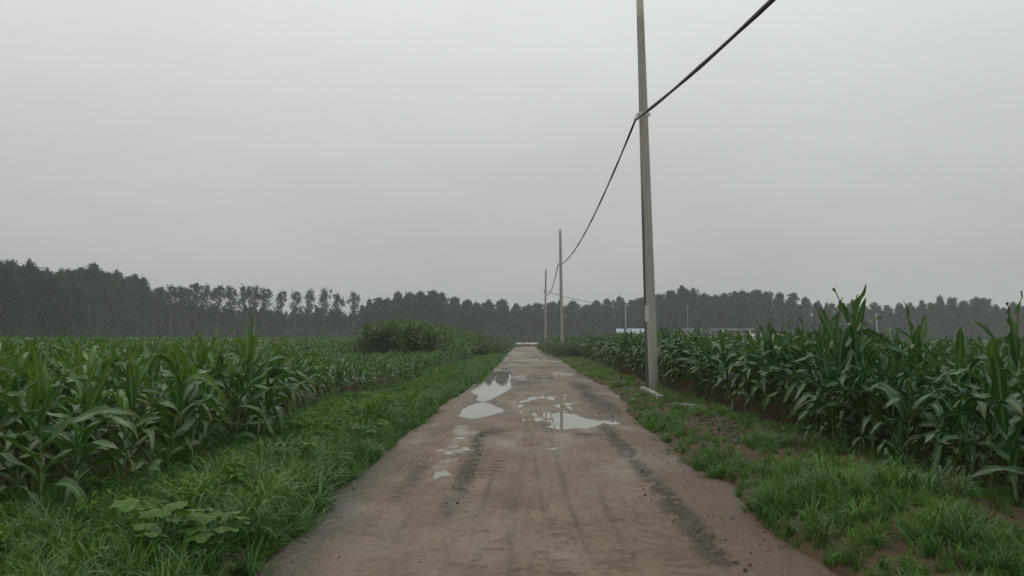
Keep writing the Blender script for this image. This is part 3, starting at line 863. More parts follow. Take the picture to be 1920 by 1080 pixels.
def maize_geo(kind, seed, segs=12, cross=4, ns=8):
    """a maize plant 1.6 m to the tip of its whorl. returns list of (name, V, F, UV)"""
    r = np.random.RandomState(seed)
    parts = []
    Ht = 1.6
    up = kind in ('upright', 'spike')
    zs = {'edge': 1.0, 'upright': 1.0, 'spike': 1.05, 'tall': 1.25, 'field': 1.0}[kind]
    lean = r.normal(0, 0.03, 2)
    n = 9
    P = []
    for i in range(n + 1):
        q = i / n
        P.append((lean[0] * q * q, lean[1] * q * q, -0.06 + (zs + 0.06) * q))
    mb = MB(); mb.tube(P, [0.0155 * (1 - 0.55 * i / n) for i in range(n + 1)], ns)
    parts.append(('stalk', np.array([tuple(v) for v in mb.v]), mb.f, None))
    az0 = r.uniform(0, 6.28)
    nl = {'edge': 11, 'upright': 10, 'spike': 10, 'tall': 13, 'field': 9}[kind]
    for i in range(nl):
        q = i / (nl - 1)
        z = zs * (0.13 + 0.85 * q ** 0.95)
        base = (lean[0] * (z / zs) ** 2, lean[1] * (z / zs) ** 2, z)
        az = az0 + (i % 2) * math.pi + r.normal(0, 0.38)
        L = (0.52 + 0.42 * math.sin(math.pi * (0.12 + 0.72 * q))) * r.uniform(0.88, 1.12)
        Wd = (0.084 + 0.050 * math.sin(math.pi * (0.1 + 0.75 * q))) * r.uniform(0.9, 1.1)
        e0 = math.radians(42 + 26 * q + r.uniform(-9, 9))
        drop = math.radians(128 - 44 * q + r.uniform(-22, 24))
        fold0 = 1.0
        if kind == 'tall':
            Wd *= 0.95
            e0 = math.radians(52 + 26 * q + r.uniform(-8, 8)); drop = math.radians(100 - 62 * q + r.uniform(-16, 16)); L *= 0.95; Wd *= 0.8
        if i >= nl - 3:                                     # whorl of young leaves
            j = nl - 1 - i
            e0 = math.radians((84, 80, 74)[j] + r.uniform(-4, 4))
            if kind == 'tall': up = True
            drop = math.radians((26, 46, 62)[j] * 0.5 + r.uniform(-8, 12)) if up else math.radians((70, 105, 120)[j] + r.uniform(-25, 25))
            L = {'edge': 0.74, 'upright': 0.62, 'spike': 0.66, 'tall': 0.50, 'field': 0.74}[kind] * (0.9, 1.0, 1.05)[j]
            Wd *= 1.1
            fold0 = 2.0 if j == 0 else 1.4
        tw = r.normal(0, 0.5); bd = r.normal(0.0, 0.32)
        if kind == 'spike' and i >= nl - 4:
            Wd *= 1.0; L *= 1.08; az = az0 + i * 2.2; tw = r.normal(0, 0.9); e0 = math.radians((87, 80, 72, 62)[nl - 1 - i])
        V, F, UV = leaf_geo(r, base, az, L, Wd, e0, drop, segs, cross, 0.17, bd, tw * 1.4, fold0)
        parts.append(('young_leaf' if i >= nl - 2 else 'leaf', V, F, UV))
    return parts
def maize_joined(kind, seed, lm, segs, cross, ns):
    parts = maize_geo(kind, seed, segs, cross, ns)
    Vs = []; Fs = []; UVs = []; mi = []; b = 0
    for nm, V, F, UV in parts:
        Vs.append(V); UVs.append(UV if UV is not None else np.zeros((len(V), 2)))
        for f in F: Fs.append(tuple(int(i) + b for i in f)); mi.append({'leaf': 0, 'stalk': 1, 'young_leaf': 2}[nm])
        b += len(V)
    return mesh_np('maize_plant', np.concatenate(Vs), Fs, [lm, M['stalk'], M['corn_w' + lm.name[-1]] if 'corn_w' + lm.name[-1] in M else M['corn_wd']], np.concatenate(UVs), mi)
def maize_parts(kind, seed, lm):
    res = []
    for nm, V, F, UV in maize_geo(kind, seed):
        yl = M['corn_w' + lm.name[-1]] if 'corn_w' + lm.name[-1] in M else M['corn_wd']
        mt = {'leaf': lm, 'stalk': M['stalk'], 'young_leaf': yl}[nm]
        res.append((nm.replace('young_', ''), mesh_np('leaf', V, [tuple(int(i) for i in f) for f in F], mt, UV)))
    return res

PARTS = {'r': [maize_parts('edge', 500 + i, M['corn_r']) for i in range(9)] + [maize_parts('upright', 520 + i, M['corn_r']) for i in range(4)],
         'l': [maize_parts('edge', 540 + i, M['corn_l']) for i in range(8)] + [maize_parts('upright', 560 + i, M['corn_l']) for i in range(4)],
         'rs': [maize_parts('spike', 580 + i, M['corn_r']) for i in range(4)], 'ls': [maize_parts('spike', 590 + i, M['corn_l']) for i in range(3)],
         'y': [maize_parts('edge', 600 + i, M['corn_y']) for i in range(3)]}
WHOLE = {'r': [maize_joined('edge', 500 + i, M['corn_r'], 9, 2, 5) for i in range(8)] + [maize_joined('upright', 520 + i, M['corn_r'], 9, 2, 5) for i in range(4)],
         'l': [maize_joined('edge', 540 + i, M['corn_l'], 9, 2, 5) for i in range(8)] + [maize_joined('upright', 560 + i, M['corn_l'], 9, 2, 5) for i in range(4)],
         't': [maize_joined('tall', 620 + i, M['corn_t'], 8, 2, 5) for i in range(6)]}
FAR = {'r': [maize_joined('field', 640 + i, M['corn_r'], 5, 2, 3) for i in range(6)] + [maize_joined('upright', 650 + i, M['corn_r'], 5, 2, 3) for i in range(2)],
       'l': [maize_joined('field', 660 + i, M['corn_l'], 5, 2, 3) for i in range(6)] + [maize_joined('upright', 670 + i, M['corn_l'], 5, 2, 3) for i in range(2)]}

def gz(x, y): return float(ground_h(np.array(float(x)), np.array(float(y))))
def maize_thing(x, y, s, parts, label, group, tilt=0.06, rz=None):
    e = empty('maize_plant', (x, y, gz(x, y)), (rnd.gauss(0, tilt), rnd.gauss(0, tilt), rnd.uniform(0, 6.28) if rz is None else rz), s)
    for nm, m_ in parts: link_mesh(nm, m_, e)
    tag(e, label, 'maize', group)
# plants that stand out, each with what tells it apart
def stand(px, y, top, key, k, label):
    x = at(px, y); z = gz(x, y)
    maize_thing(x, y, (zat(top, y) - z) / 1.68, PARTS[key][k], label, 'maize plants that stand out', 0.03)
stand(1575, 10.6, 528, 'rs', 0, 'tallest dark maize plant at right, spiking above the skyline')
stand(1602, 10.1, 588, 'rs', 1, 'tall maize plant close beside the tallest one at right')
stand(1545, 11.0, 600, 'rs', 2, 'tall maize plant just left of the tallest one at right')
stand(1562, 10.3, 556, 'rs', 3, 'second tallest dark maize plant, left half of the tall clump at right')
stand(1588, 10.9, 548, 'rs', 2, 'third tallest dark maize plant, right half of the tall clump at right')
stand(1555, 10.0, 640, 'rs', 0, 'lower front maize plant of the tall clump at right')
stand(1610, 9.7, 650, 'rs', 2, 'lower front maize plant right of the tall clump')
stand(1740, 7.6, 790, 'r', 1, 'low drooping maize plant spilling over the right verge, leftmost')
stand(1800, 7.3, 800, 'r', 4, 'low drooping maize plant spilling over the right verge, middle')
stand(1868, 7.0, 800, 'r', 6, 'low drooping maize plant spilling over the right verge, rightmost')
stand(1675, 8.3, 770, 'r', 3, 'low broad-leaved maize plant between the tall clump and right foreground')
stand(1712, 9.8, 562, 'rs', 3, 'maize plant with one upright blade, between the tallest one and right edge')
stand(1893, 8.6, 545, 'rs', 1, 'tall maize plant at the right edge of the picture')
stand(1240, 25.5, 602, 'rs', 0, 'tall dark maize plant right behind the nearest pole')
stand(1297, 23.0, 605, 'rs', 2, 'tall maize plant a little right of the nearest pole')
stand(1375, 19.5, 612, 'rs', 3, 'tall maize plant halfway from the nearest pole to the tallest maize')
stand(1440, 16.5, 616, 'rs', 1, 'tall maize plant before the cream wall behind the right field')
stand(415, 13.2, 606, 'ls', 0, 'tall maize plant with broad upright blade in the left field')
stand(478, 14.6, 612, 'ls', 1, 'tall maize plant right of the broad upright blade, left field')
stand(300, 12.2, 643, 'ls', 2, 'tall maize plant left of the broad upright blade, left field')
stand(110, 9.9, 676, 'ls', 0, 'leaning light green maize plant near the left edge of the picture')
stand(240, 9.1, 812, 'y', 0, 'short yellowing maize plant at the front of the left field')
stand(432, 12.4, 790, 'y', 1, 'short pale maize plant among grass before the left field')
stand(700, 21.0, 694, 'y', 2, 'yellow-green maize plant at the verge edge, middle of left field')
stand(818, 27.5, 681, 'y', 0, 'yellow-green maize plant where the left field meets the tall plot')

# rows of both fields
cand = []
def in_view(x, y): return -(0.70 * y + 5) < x < (0.67 * y + 5)
for side in ('r', 'l'):
    for i in range(14):
        y = 5.4 if side == 'r' else 6.0
        while y < 62:
            x = (4.50 + 0.60 * i - 0.34 * max(0, min(1, (13 - y) / 4))) if side == 'r' else -(4.62 + 0.62 * i - 0.92 * max(0, min(1, (15 - y) / 4)) - 0.62 * max(0, min(1, (y - 17) / 5)))
            x += rnd.gauss(0, 0.07); yy = y + rnd.gauss(0, 0.06)
            if rnd.random() > 0.07 and in_view(x, yy) and not (side == 'l' and -10.2 < x < -5.6 and yy > 44.5):
                cand.append((yy + 2.2 * i if yy > 11 else yy + 1.4 * i, side, x, yy, i))
            y += 0.30 * rnd.uniform(0.85, 1.2)
cand.sort()
n_ind = 300 - 25
hfield = lambda x, y: 1 + 0.18 * float(fbm(np.array(x * 0.5), np.array(y * 0.35), 3))
LBL = {'r': ('deep green maize plant in the front rows of the right field', 'maize plants of the right field'),
       'l': ('mid green maize plant in the front rows of the left field', 'maize plants of the left field')}
def maize_label(side, y, i):
    row = 'front-row' if i == 0 else 'second-row' if i == 1 else 'inner-row'
    if side == 'r':
        where = 'at the right foreground' if y < 9 else 'near the tallest plant' if y < 13 else 'between tallest plant and nearest pole' if y < 20 else 'beside the nearest pole' if y < 26 else 'beyond the nearest pole'
        lab = 'deep green %s maize plant of the right field, %s' % (row, where)
    else:
        where = 'at the left foreground' if y < 12 else 'near the broad upright blade' if y < 16 else 'behind the weedy verge' if y < 22 else 'before the tall plot'
        lab = 'mid green %s maize plant of the left field, %s' % (row, where)
    return lab, lab.replace('plant', 'plants')
def mscale(side, x, y, i):
    b = 1.02 if side == 'r' else 0.86
    if side == 'r' and i < 2: b *= 0.97 + 0.05 * min(1, max(0, (y - 9) / 8))
    if side == 'r':
        b *= 1 - 0.17 * float(smooth(5.6, 7.5, x)) * (1 - 0.75 * float(smooth(13, 18, y)) * float(smooth(9, 7, x)))
        b *= 1 - 0.20 * float(smooth(13, 10, y))
    else:
        b *= 1 - 0.44 * float(smooth(15, 22, y)) * float(smooth(-13.0, -9.5, x)) * float(smooth(52, 44, y))
    return b * hfield(x, y) * (rnd.uniform(0.82, 1.14) if side == 'r' else rnd.uniform(0.68, 1.16))
rest = []
for k, (d, side, x, y, i) in enumerate(cand):
    s = mscale(side, x, y, i)
    if k < n_ind:
        lab, grp = maize_label(side, y, i)
        if k < 190:
            ps = rnd.choice(PARTS['y']) if (side == 'l' and rnd.random() < (0.04 if y < 16 else 0.2)) else rnd.choice(PARTS[side] + (PARTS['rs'] * 2 if side == 'r' and y > 12 else PARTS['ls'] * 2 if side == 'l' and i < 4 else []))
            maize_thing(x, y, s, ps, lab, grp, 0.09)
        else:
            o = link_mesh('maize_plant', rnd.choice(WHOLE[side]))
            o.location = (x, y, gz(x, y)); o.rotation_euler = (rnd.gauss(0, 0.08), rnd.gauss(0, 0.08), rnd.uniform(0, 6.28)); o.scale = (s,) * 3
            tag(o, lab, 'maize', grp)
    else:
        rest.append((side, x, y, s))
# the rest of the fields
def scat_field(side):
    P = []; Sx = []; I = []
    for sd_, x, y, s in rest:
        if sd_ == side: P.append((x, y)); Sx.append(s); I.append(RS.randint(0, 12))
    nw = 12
    for i in range(400):
        x0 = 0.61 * i + (4.60 if side == 'r' else 4.95)
        if x0 > 112: break
        wide = 1.0
        y = max(5.2 if side == 'r' else 7.5, (x0 - 5) / 0.68) if i >= 14 else 62
        ymax = 150.0 if side == 'r' else 146.0
        while y < ymax:
            x = (x0 if side == 'r' else -x0) + RS.normal(0, 0.08)
            far = y > 55
            ok = in_view(x, y) and not (side == 'l' and -10.2 < x < -5.6 and 44.5 < y < 97)
            if side == 'l' and y > np.interp(VPX + x / y * FPX, *DIST) - 8: ok = False
            if ok and not (far and RS.rand() < 0.25):
                P.append((x, y))
                s = mscale(side, x, y, i) * (0.95 if side == 'r' else 1.02)
                Sx.append(s); I.append(nw + RS.randint(0, 8) if y > 26 else RS.randint(0, 12))
            y += (0.30 if y < 40 else 0.42) * RS.uniform(0.85, 1.2)
    P = np.array(P); n = len(P)
    pts = np.stack([P[:, 0], P[:, 1], ground_h(P[:, 0], P[:, 1])], 1)
    rot = np.stack([RS.normal(0, 0.08, n), RS.normal(0, 0.08, n), RS.uniform(0, 6.28, n)], 1)
    sc = np.repeat(np.array(Sx)[:, None], 3, 1)
    col = proto_collection('field_' + side, WHOLE[side] + FAR[side])
    nm = {'r': 'deep green mass of maize filling the right field behind its front rows', 'l': 'mid green mass of maize filling the left field behind its front rows'}[side]
    scatter('maize_field', pts, rot, sc, I, col, nm)
    return n
for s_ in 'rl': scat_field(s_)
# taller plot at left, beyond the short maize
P = []
x = -9.9
while x < -5.7:
    y = 46.0 + RS.uniform(0, 3.5) 
    while y < 106:
        P.append((x + RS.normal(0, 0.07), y + RS.normal(0, 0.07))); y += RS.uniform(0.22, 0.34)
    x += 0.42
P = np.array(P); n = len(P)
hh = (2.66 + 0.5 * fbm(P[:, 0] * 0.9, P[:, 1] * 0.5, 3) + RS.normal(0, 0.16, n) - 0.55 * smooth(-7.6, -5.8, P[:, 0]) - 0.25 * smooth(60, 90, P[:, 1])) / 1.78
scatter('tall_maize_plot', np.stack([P[:, 0], P[:, 1], ground_h(P[:, 0], P[:, 1])], 1), np.stack([RS.normal(0, 0.04, n), RS.normal(0, 0.04, n), RS.uniform(0, 6.28, n)], 1),
        np.stack([hh * 0.85, hh * 0.85, hh], 1), RS.randint(0, 6, n), proto_collection('tallplot', WHOLE['t']), 'block of taller denser maize standing left of the track')

# ================================================================== VERGE GRASS AND WEEDS
def grass_mesh(seed, mat, nb=34, h=(0.16, 0.38), rad=0.09, wd=0.0062, droop=1.7):
    r = np.random.RandomState(seed)
    Vs = []; Fs = []; UV = []; b = 0
    for i in range(nb):
        L = r.uniform(*h); az = r.uniform(0, 6.28)
        q = rad * math.sqrt(r.rand()); a2 = r.uniform(0, 6.28)
        e0 = math.radians(r.uniform(62, 88)); dr = droop * r.uniform(0.4, 1.3)
        w = wd * r.uniform(0.7, 1.4)
        p = np.array([q * math.cos(a2), q * math.sin(a2), -0.02]); n = 5
        sd_ = np.array([-math.sin(az), math.cos(az), 0])
        for k in range(n + 1):
            t = k / n
            ww = w * (1 - t ** 1.6) + 0.0004
            Vs += [p - sd_ * ww, p + sd_ * ww]; UV += [(0.0, t), (1.0, t)]
            e = e0 - dr * t ** 1.4
            p = p + np.array([math.cos(e) * math.cos(az), math.cos(e) * math.sin(az), math.sin(e)]) * L / n
        for k in range(n): Fs.append((b + 2 * k, b + 2 * k + 1, b + 2 * k + 3, b + 2 * k + 2))
        b += 2 * (n + 1)
    return mesh_np('grass_clump', np.array(Vs), np.array(Fs), mat, np.array(UV))
def ovate(r, base, az, el, L, Wd, lobes=0.0):
    n = 6; V = []; UV = []
    d = np.array([math.cos(el) * math.cos(az), math.cos(el) * math.sin(az), math.sin(el)])
    s = np.array([-math.sin(az), math.cos(az), 0]); nn = np.cross(d, s)
    for k in range(n + 1):
        t = k / n
        w = Wd * 0.5 * math.sin(math.pi * min(1, t ** 0.75 * 0.97 + 0.02)) ** 0.8 * (1 + lobes * math.sin(t * 14))
        c = np.array(base) + d * L * t - nn * 0.18 * L * t * t * -1 * -1
        for u in (-1, 0, 1):
            V.append(c + s * u * w + nn * abs(u) * w * 0.28); UV.append((0.5 + 0.5 * u, t))
    F = [(k * 3 + j, k * 3 + j + 1, k * 3 + j + 4, k * 3 + j + 3) for k in range(n) for j in (0, 1)]
    return V, F, UV
def weed_mesh(seed, mat, nl=24, hgt=0.30, ls=(0.03, 0.062)):
    r = np.random.RandomState(seed)
    Vs = []; Fs = []; UV = []
    for i in range(nl):
        h = hgt * r.uniform(0.35, 1.0); q = 0.14 * math.sqrt(r.rand()); a = r.uniform(0, 6.28)
        top = np.array([q * math.cos(a), q * math.sin(a), h])
        for j in range(3):
            L = r.uniform(*ls)
            V, F, U = ovate(r, top, a + j * 2.1 + r.normal(0, 0.3), r.uniform(-0.5, 0.9), L, L * 0.66)
            b = len(Vs); Vs += V; UV += U; Fs += [tuple(x + b for x in f) for f in F]
        b = len(Vs)
        Vs += [np.array([q * .4 * math.cos(a) - .003, q * .4 * math.sin(a), -0.02]), np.array([q * .4 * math.cos(a) + .003, q * .4 * math.sin(a), -0.02]), top + [.002, 0, 0], top - [.002, 0, 0]]
        UV += [(0, 0), (1, 0), (1, .5), (0, .5)]; Fs.append((b, b + 1, b + 2, b + 3))
    return mesh_np('weed', np.array(Vs), np.array(Fs), mat, np.array(UV))
g_protos = [grass_mesh(700 + i, M['grass']) for i in range(6)] + [grass_mesh(710 + i, M['grass'], 26, (0.3, 0.55), 0.07, 0.0085, 2.2) for i in range(3)] + \
           [grass_mesh(720 + i, M['grass_lush'], 40, (0.10, 0.22), 0.10, 0.004, 0.9) for i in range(3)]
GC = proto_collection('grass_clumps', g_protos)
WC = proto_collection('weeds', [weed_mesh(740 + i, M['weed']) for i in range(5)])
DC = proto_collection('dry_grass_clumps', [grass_mesh(760 + i, M['dry'], 30, (0.18, 0.42), 0.10, 0.004, 0.9) for i in range(4)])

RC = proto_collection('rank_weed_clumps', [bush_mesh(780 + i, M['corn_t'], 300, 0.35) for i in range(4)])
BARE = [np.array([gp(*p) for p in q]) for q in (
    [(1085, 733), (1195, 731), (1206, 745), (1175, 753), (1165, 770), (1172, 800), (1130, 790)],
    [(1268, 797), (1345, 789), (1402, 818), (1420, 850), (1350, 846), (1275, 812)],
    [(1575, 905), (1650, 900), (1665, 925), (1590, 930)],
    [(1180, 700), (1210, 702), (1215, 725), (1190, 722)],
    [(1330, 842), (1400, 858), (1440, 880), (1395, 892), (1345, 868)],
    [(1440, 850), (1500, 862), (1520, 890), (1470, 892)],
    [(1215, 772), (1262, 776), (1275, 790), (1235, 792)])]
def scat_verge():
    P = []; Sc = []; I = []; Wp = []; Ws = []; Dp = []; Ds = []; Rp = []; Rs = []
    def add_zone(xa, xb, y0, y1, dens, side):
        n = int((xb - xa) * (y1 - y0) * dens)
        x = RS.uniform(xa, xb, n); y = RS.uniform(y0, y1, n)
        if side == 'l':
            ok = x < left_edge(y) + 0.06 * RS.normal(0, 1, n) - 0.02
            ok &= x > -4.9 + 0.4 * smooth(16, 22, y) + 0.15 * RS.normal(0, 1, n)
        else:
            ok = x > right_edge(y) + 0.08 * RS.normal(0, 1, n) + 0.03
            for B in BARE: ok &= poly_sdf(B, x, y) > 0.05 * RS.normal(0, 1, n)
            cover = 1.6 * fbm(x * 1.6 + 12, y * 1.2, 3) + 0.56 + 0.6 * (y < 7.4) + 0.5 * (y > 22)
            ok &= cover > RS.uniform(-0.1, 0.45, n)
        return x[ok], y[ok]
    for y0, y1, dens, sf in ((2.6, 9, 90, 1.0), (9, 18, 62, 1.05), (18, 36, 40, 1.0), (36, 75, 22, 1.1), (75, 150, 9, 1.4)):
        x, y = add_zone(-4.9, -1.4, y0, y1, dens, 'l')
        z = ground_h(x, y)
        n = len(x)
        weedy = smooth(-4.7, -4.2, x) * (1 - smooth(-2.7, -2.3, x)) * smooth(4.5, 7, y) * (1 - smooth(26, 38, y)) * (fbm(x * 0.7, y * 0.5 + 20, 3) * 1.4 + 0.75)
        isw = RS.rand(n) < np.clip(weedy, 0, 1) * 0.48
        s = sf * RS.uniform(0.75, 1.25, n) * (1 + 0.35 * fbm(x * 0.9, y * 0.5, 3)) * (0.84 - 0.22 * smooth(left_edge(y) - 0.5, left_edge(y) - 1.4, x)) * (1 - 0.25 * smooth(16, 22, y))
        for k in range(n):
            if isw[k]: Wp.append((x[k], y[k], z[k])); Ws.append(s[k] * (1.0 if y[k] < 20 else 1.2))
            else:
                P.append((x[k], y[k], z[k])); Sc.append(s[k])
                I.append(RS.randint(6, 9) if RS.rand() < 0.22 else RS.randint(0, 6))
        x, y = add_zone(1.6, 5.0, y0, y1, dens, 'r')
        z = ground_h(x, y); n = len(x)
        lush = np.clip(smooth(22, 26, y) * (x < 4.2) * 0.85 + 0.45 * (fbm(x * 0.8 + 60, y * 0.6, 3) > -0.05), 0, 1)
        s = sf * 0.74 * RS.uniform(0.6, 1.1, n) * (0.72 + 0.75 * fbm(x * 1.5 + 5, y * 1.1, 3)) * (1.0 + 0.06 * smooth(8.2, 6.8, y)) * np.where(x > 4.3, 0.8, 1.0)
        for k in range(n):
            P.append((x[k], y[k], z[k])); Sc.append(s[k])
            I.append(RS.randint(9, 12) if RS.rand() < lush[k] else (RS.randint(6, 9) if RS.rand() < 0.2 else RS.randint(0, 6)))
    n = 1000
    x = RS.uniform(1.9, 4.4, n); y = RS.uniform(4.5, 24, n)
    ok = x > right_edge(y) + 0.2 * RS.rand(n)
    for a, b in zip(x[ok], y[ok]):
        P.append((a, b, float(ground_h(np.array(a), np.array(b))))); Sc.append(RS.uniform(0.18, 0.5)); I.append(RS.randint(9, 12) if RS.rand() < 0.5 else RS.randint(0, 6))
    # dead brown stubble along the foot of the right maize, thin grass under the left maize
    n = 1100
    x = RS.normal(4.22, 0.14, n); y = RS.uniform(12.5, 34, n)
    ok = fbm(x * 0.8 + 3, y * 0.45, 3) > -0.15
    for a, b in zip(x[ok], y[ok]): Dp.append((a, b)); Ds.append(RS.uniform(0.6, 1.15))
    for a, b, c_ in P:
        if b < 30 and RS.rand() < 0.035: Dp.append((a, b)); Ds.append(RS.uniform(0.3, 0.75))
    n = 90
    x = RS.normal(-4.2, 0.3, n); y = RS.uniform(7, 30, n)
    for a, b in zip(x, y): Dp.append((a, b)); Ds.append(RS.uniform(0.8, 1.4))
    # tall rank weeds by the far poles and beyond the left field
    n = 1100
    x = np.concatenate([RS.uniform(2.3, 4.6, n // 2), RS.uniform(-5.6, -2.2, n // 2)]); y = np.concatenate([RS.uniform(58, 118, n // 2), RS.uniform(60, 140, n // 2)])
    for a, b in zip(x, y): Rp.append((a, b, float(ground_h(np.array(a), np.array(b))))); Rs.append(RS.uniform(0.5, 1.15))
    def go(nm, P, Sc, I, C, lab):
        P = np.array(P); n = len(P)
        tl = 0.26 if nm == 'grass' else 0.10
        rot = np.stack([RS.normal(0, tl, n), RS.normal(0, tl, n), RS.uniform(0, 6.28, n)], 1)
        scatter(nm, P, rot, np.repeat(np.array(Sc)[:, None], 3, 1), I, C, lab)
    go('grass', P, Sc, I, GC, 'green grass growing along both verges of the track')
    go('rank_weeds', Rp, Rs, RS.randint(0, 4, len(Rp)), RC, 'rank dark weeds along both sides of the far track')
    go('weeds', Wp, Ws, RS.randint(0, 5, len(Wp)), WC, 'broad-leaved green weeds covering the left verge')
    Dp = np.array(Dp)
    go('dry_grass', np.column_stack([Dp, ground_h(Dp[:, 0], Dp[:, 1])]), Ds, RS.randint(0, 4, len(Dp)), DC, 'dead brown grass at the foot of the maize and in the verges')
scat_verge()

# ---- large-leaved gourd plants in the left verge
def gourd(px, py, s, label, seed):
    r = np.random.RandomState(seed)
    x, y = gp(px, py); e = empty('gourd_plant', (x, y, gz(x, y)), (0, 0, 0), s)
    for i in range(9):
        a = i * 2.4 + r.normal(0, 0.2); h = r.uniform(0.28, 0.5); q = r.uniform(0.06, 0.34)
        tip = (q * math.cos(a), q * math.sin(a), h)
        mb = MB(); mb.tube([(0.02 * math.cos(a), 0.02 * math.sin(a), -0.03), (q * .5 * math.cos(a), q * .5 * math.sin(a), h * .65), tip], [0.006, 0.005, 0.004], 6)
        mb.obj('stem', M['stalk'], e, True)
        # palmate leaf: lobed outline around the stem's tip, dished and drooping
        n = 22; V = [tip]; UV = [(0.5, 0.3)]
        R0 = r.uniform(0.11, 0.17); tx, ty = r.uniform(-0.35, 0.35, 2)
        for k in range(n):
            an = 2 * math.pi * k / n
            rr = R0 * (0.72 + 0.28 * abs(math.cos(2.5 * an))) * (0.35 if k == 0 else 1)
            lx, ly = rr * math.cos(an + a + math.pi), rr * math.sin(an + a + math.pi)
            V.append((tip[0] + lx + 0.08 * math.cos(a), tip[1] + ly + 0.08 * math.sin(a), tip[2] + lx * tx + ly * ty - 1.5 * rr * rr + 0.012 * math.sin(5 * an)))
            UV.append((0.5 + 0.5 * math.sin(5 * an / 2), 0.5))
        link_mesh('leaf', mesh_np('leaf', V, [(0, k + 1, (k + 1) % n + 1) for k in range(n)], M['big_leaf'], np.array(UV)), e)
    tag(e, label, 'plant', 'broad-leaved gourd plants in the left verge')
gourd(310, 1075, 0.75, 'large-leaved gourd plant at the bottom left, nearest the camera', 1)
gourd(400, 1060, 0.68, 'large-leaved gourd plant just right of the nearest one', 2)
gourd(540, 905, 0.7, 'large-leaved gourd plant in the middle of the left verge', 3)
gourd(690, 840, 0.62, 'smallest gourd plant, farthest along the left verge', 4)

# ================================================================== SMALL THINGS BY THE TRACK
def concrete_bar(p0, p1, w, h, name, label):
    a = Vector((*gp(*p0), 0)); b = Vector((*gp(*p1), 0))
    a.z = gz(a.x, a.y); b.z = gz(b.x, b.y)
    d = b - a; L = d.length
    bm = bmesh.new(); bmesh.ops.create_cube(bm, size=1)
    bmesh.ops.scale(bm, vec=(L, w, h), verts=bm.verts)
    bmesh.ops.subdivide_edges(bm, edges=bm.edges[:], cuts=3, use_grid_fill=True)
    r = np.random.RandomState(3)
    for v in bm.verts: v.co += Vector(r.normal(0, 0.004, 3))
    bmesh.ops.bevel(bm, geom=[e_ for e_ in bm.edges if e_.calc_face_angle(0) > 1.0], offset=0.012, segments=2, affect='EDGES')
    me = bpy.data.meshes.new(name); bm.to_mesh(me); bm.free(); me.materials.append(M['kerbstone'])
    o = link_mesh(name, me); o.location = (a + b) / 2 + Vector((0, 0, h * 0.42)); o.rotation_euler = (0, -math.asin(d.z / L), math.atan2(d.y, d.x))
    tag(o, label, 'concrete bar')
concrete_bar((1203, 737), (1236, 753), 0.16, 0.12, 'concrete_bar', 'grey concrete bar lying aslant at the nearest pole foot')
concrete_bar((1262, 766), (1300, 770), 0.14, 0.08, 'concrete_slab', 'thin concrete slab half sunk in grass right of the pole')
concrete_bar((1164, 756), (1186, 754), 0.12, 0.05, 'concrete_slab', 'pale flat slab on bare soil left of the pole')

def clod_mesh(seed, sq=0.7):
    bm = bmesh.new(); bmesh.ops.create_icosphere(bm, subdivisions=2, radius=1)
    r = np.random.RandomState(seed); ph = r.uniform(0, 6, 6)
    for v in bm.verts:
        k = 1 + 0.22 * math.sin(3 * v.co.x + ph[0]) * math.sin(3.4 * v.co.y + ph[1]) + 0.16 * math.sin(6 * v.co.z + ph[2]) * math.sin(5 * v.co.x + ph[3]) + r.normal(0, 0.06)
        v.co *= k; v.co.z *= sq
    me = bpy.data.meshes.new('clod'); bm.to_mesh(me); bm.free(); me.materials.append(M['soilclod'])
    return me
clods = [clod_mesh(i) for i in range(5)]
# earth heaps closing the end of the track
for k, (px, hw, ht) in enumerate(((968, 0.9, 0.42), (979, 1.0, 0.55), (991, 1.1, 0.48), (1003, 1.0, 0.40))):
    o = link_mesh('earth_heap', clods[k]); y = 132 + k * 1.5
    o.location = (at(px, y), y, 0.12); o.scale = (hw, hw * 0.9, ht); o.rotation_euler = (0, 0, k)
    tag(o, ['leftmost', 'second from left', 'third from left', 'rightmost'][k] + ' dark earth heap across the track end', 'earth heap', 'earth heaps at the track end')
# loose crumbs of mud and stones on the road edges
CC = proto_collection('crumbs', clods)
P = []; Sc = []
for n_, xc, xw, y0, y1, s0, s1 in ((130, 1.38, 0.13, 4.6, 15, 0.004, 0.020), (110, -0.68, 0.10, 7, 13, 0.004, 0.018), (420, 1.78, 0.22, 4.2, 13, 0.003, 0.011), (420, -1.66, 0.16, 4.2, 11, 0.003, 0.008), (300, 0.0, 0.9, 4.2, 12, 0.002, 0.006), (120, 1.7, 0.25, 14, 26, 0.008, 0.024)):
    x = RS.normal(xc, xw, n_); y = RS.uniform(y0, y1, n_)
    h, w_, _, _, _ = road_h(x, y)
    s = s0 + (s1 - s0) * RS.rand(n_) ** 3
    for a, b, c, d in zip(x, y, h, s): P.append((a, b, c + d * 0.1)); Sc.append((d, d, d))
for n_, B in ((500, 0), (500, 1), (160, 2), (200, 3)):
    B = BARE[B]; lo, hi = B.min(0) - 0.3, B.max(0) + 0.3
    for k in range(n_):
        a, b = RS.uniform(lo[0], hi[0]), RS.uniform(lo[1], hi[1]); d = 0.006 + 0.035 * RS.rand() ** 3
        P.append((a, b, gz(a, b) + d * 0.1)); Sc.append((d, d, d))
n = len(P)
scatter('mud_crumbs', P, RS.uniform(0, 6.28, (n, 3)), Sc, RS.randint(0, 5, n), CC, 'crumbs of dark mud and small stones strewn along the wheel tracks and the bare verge')

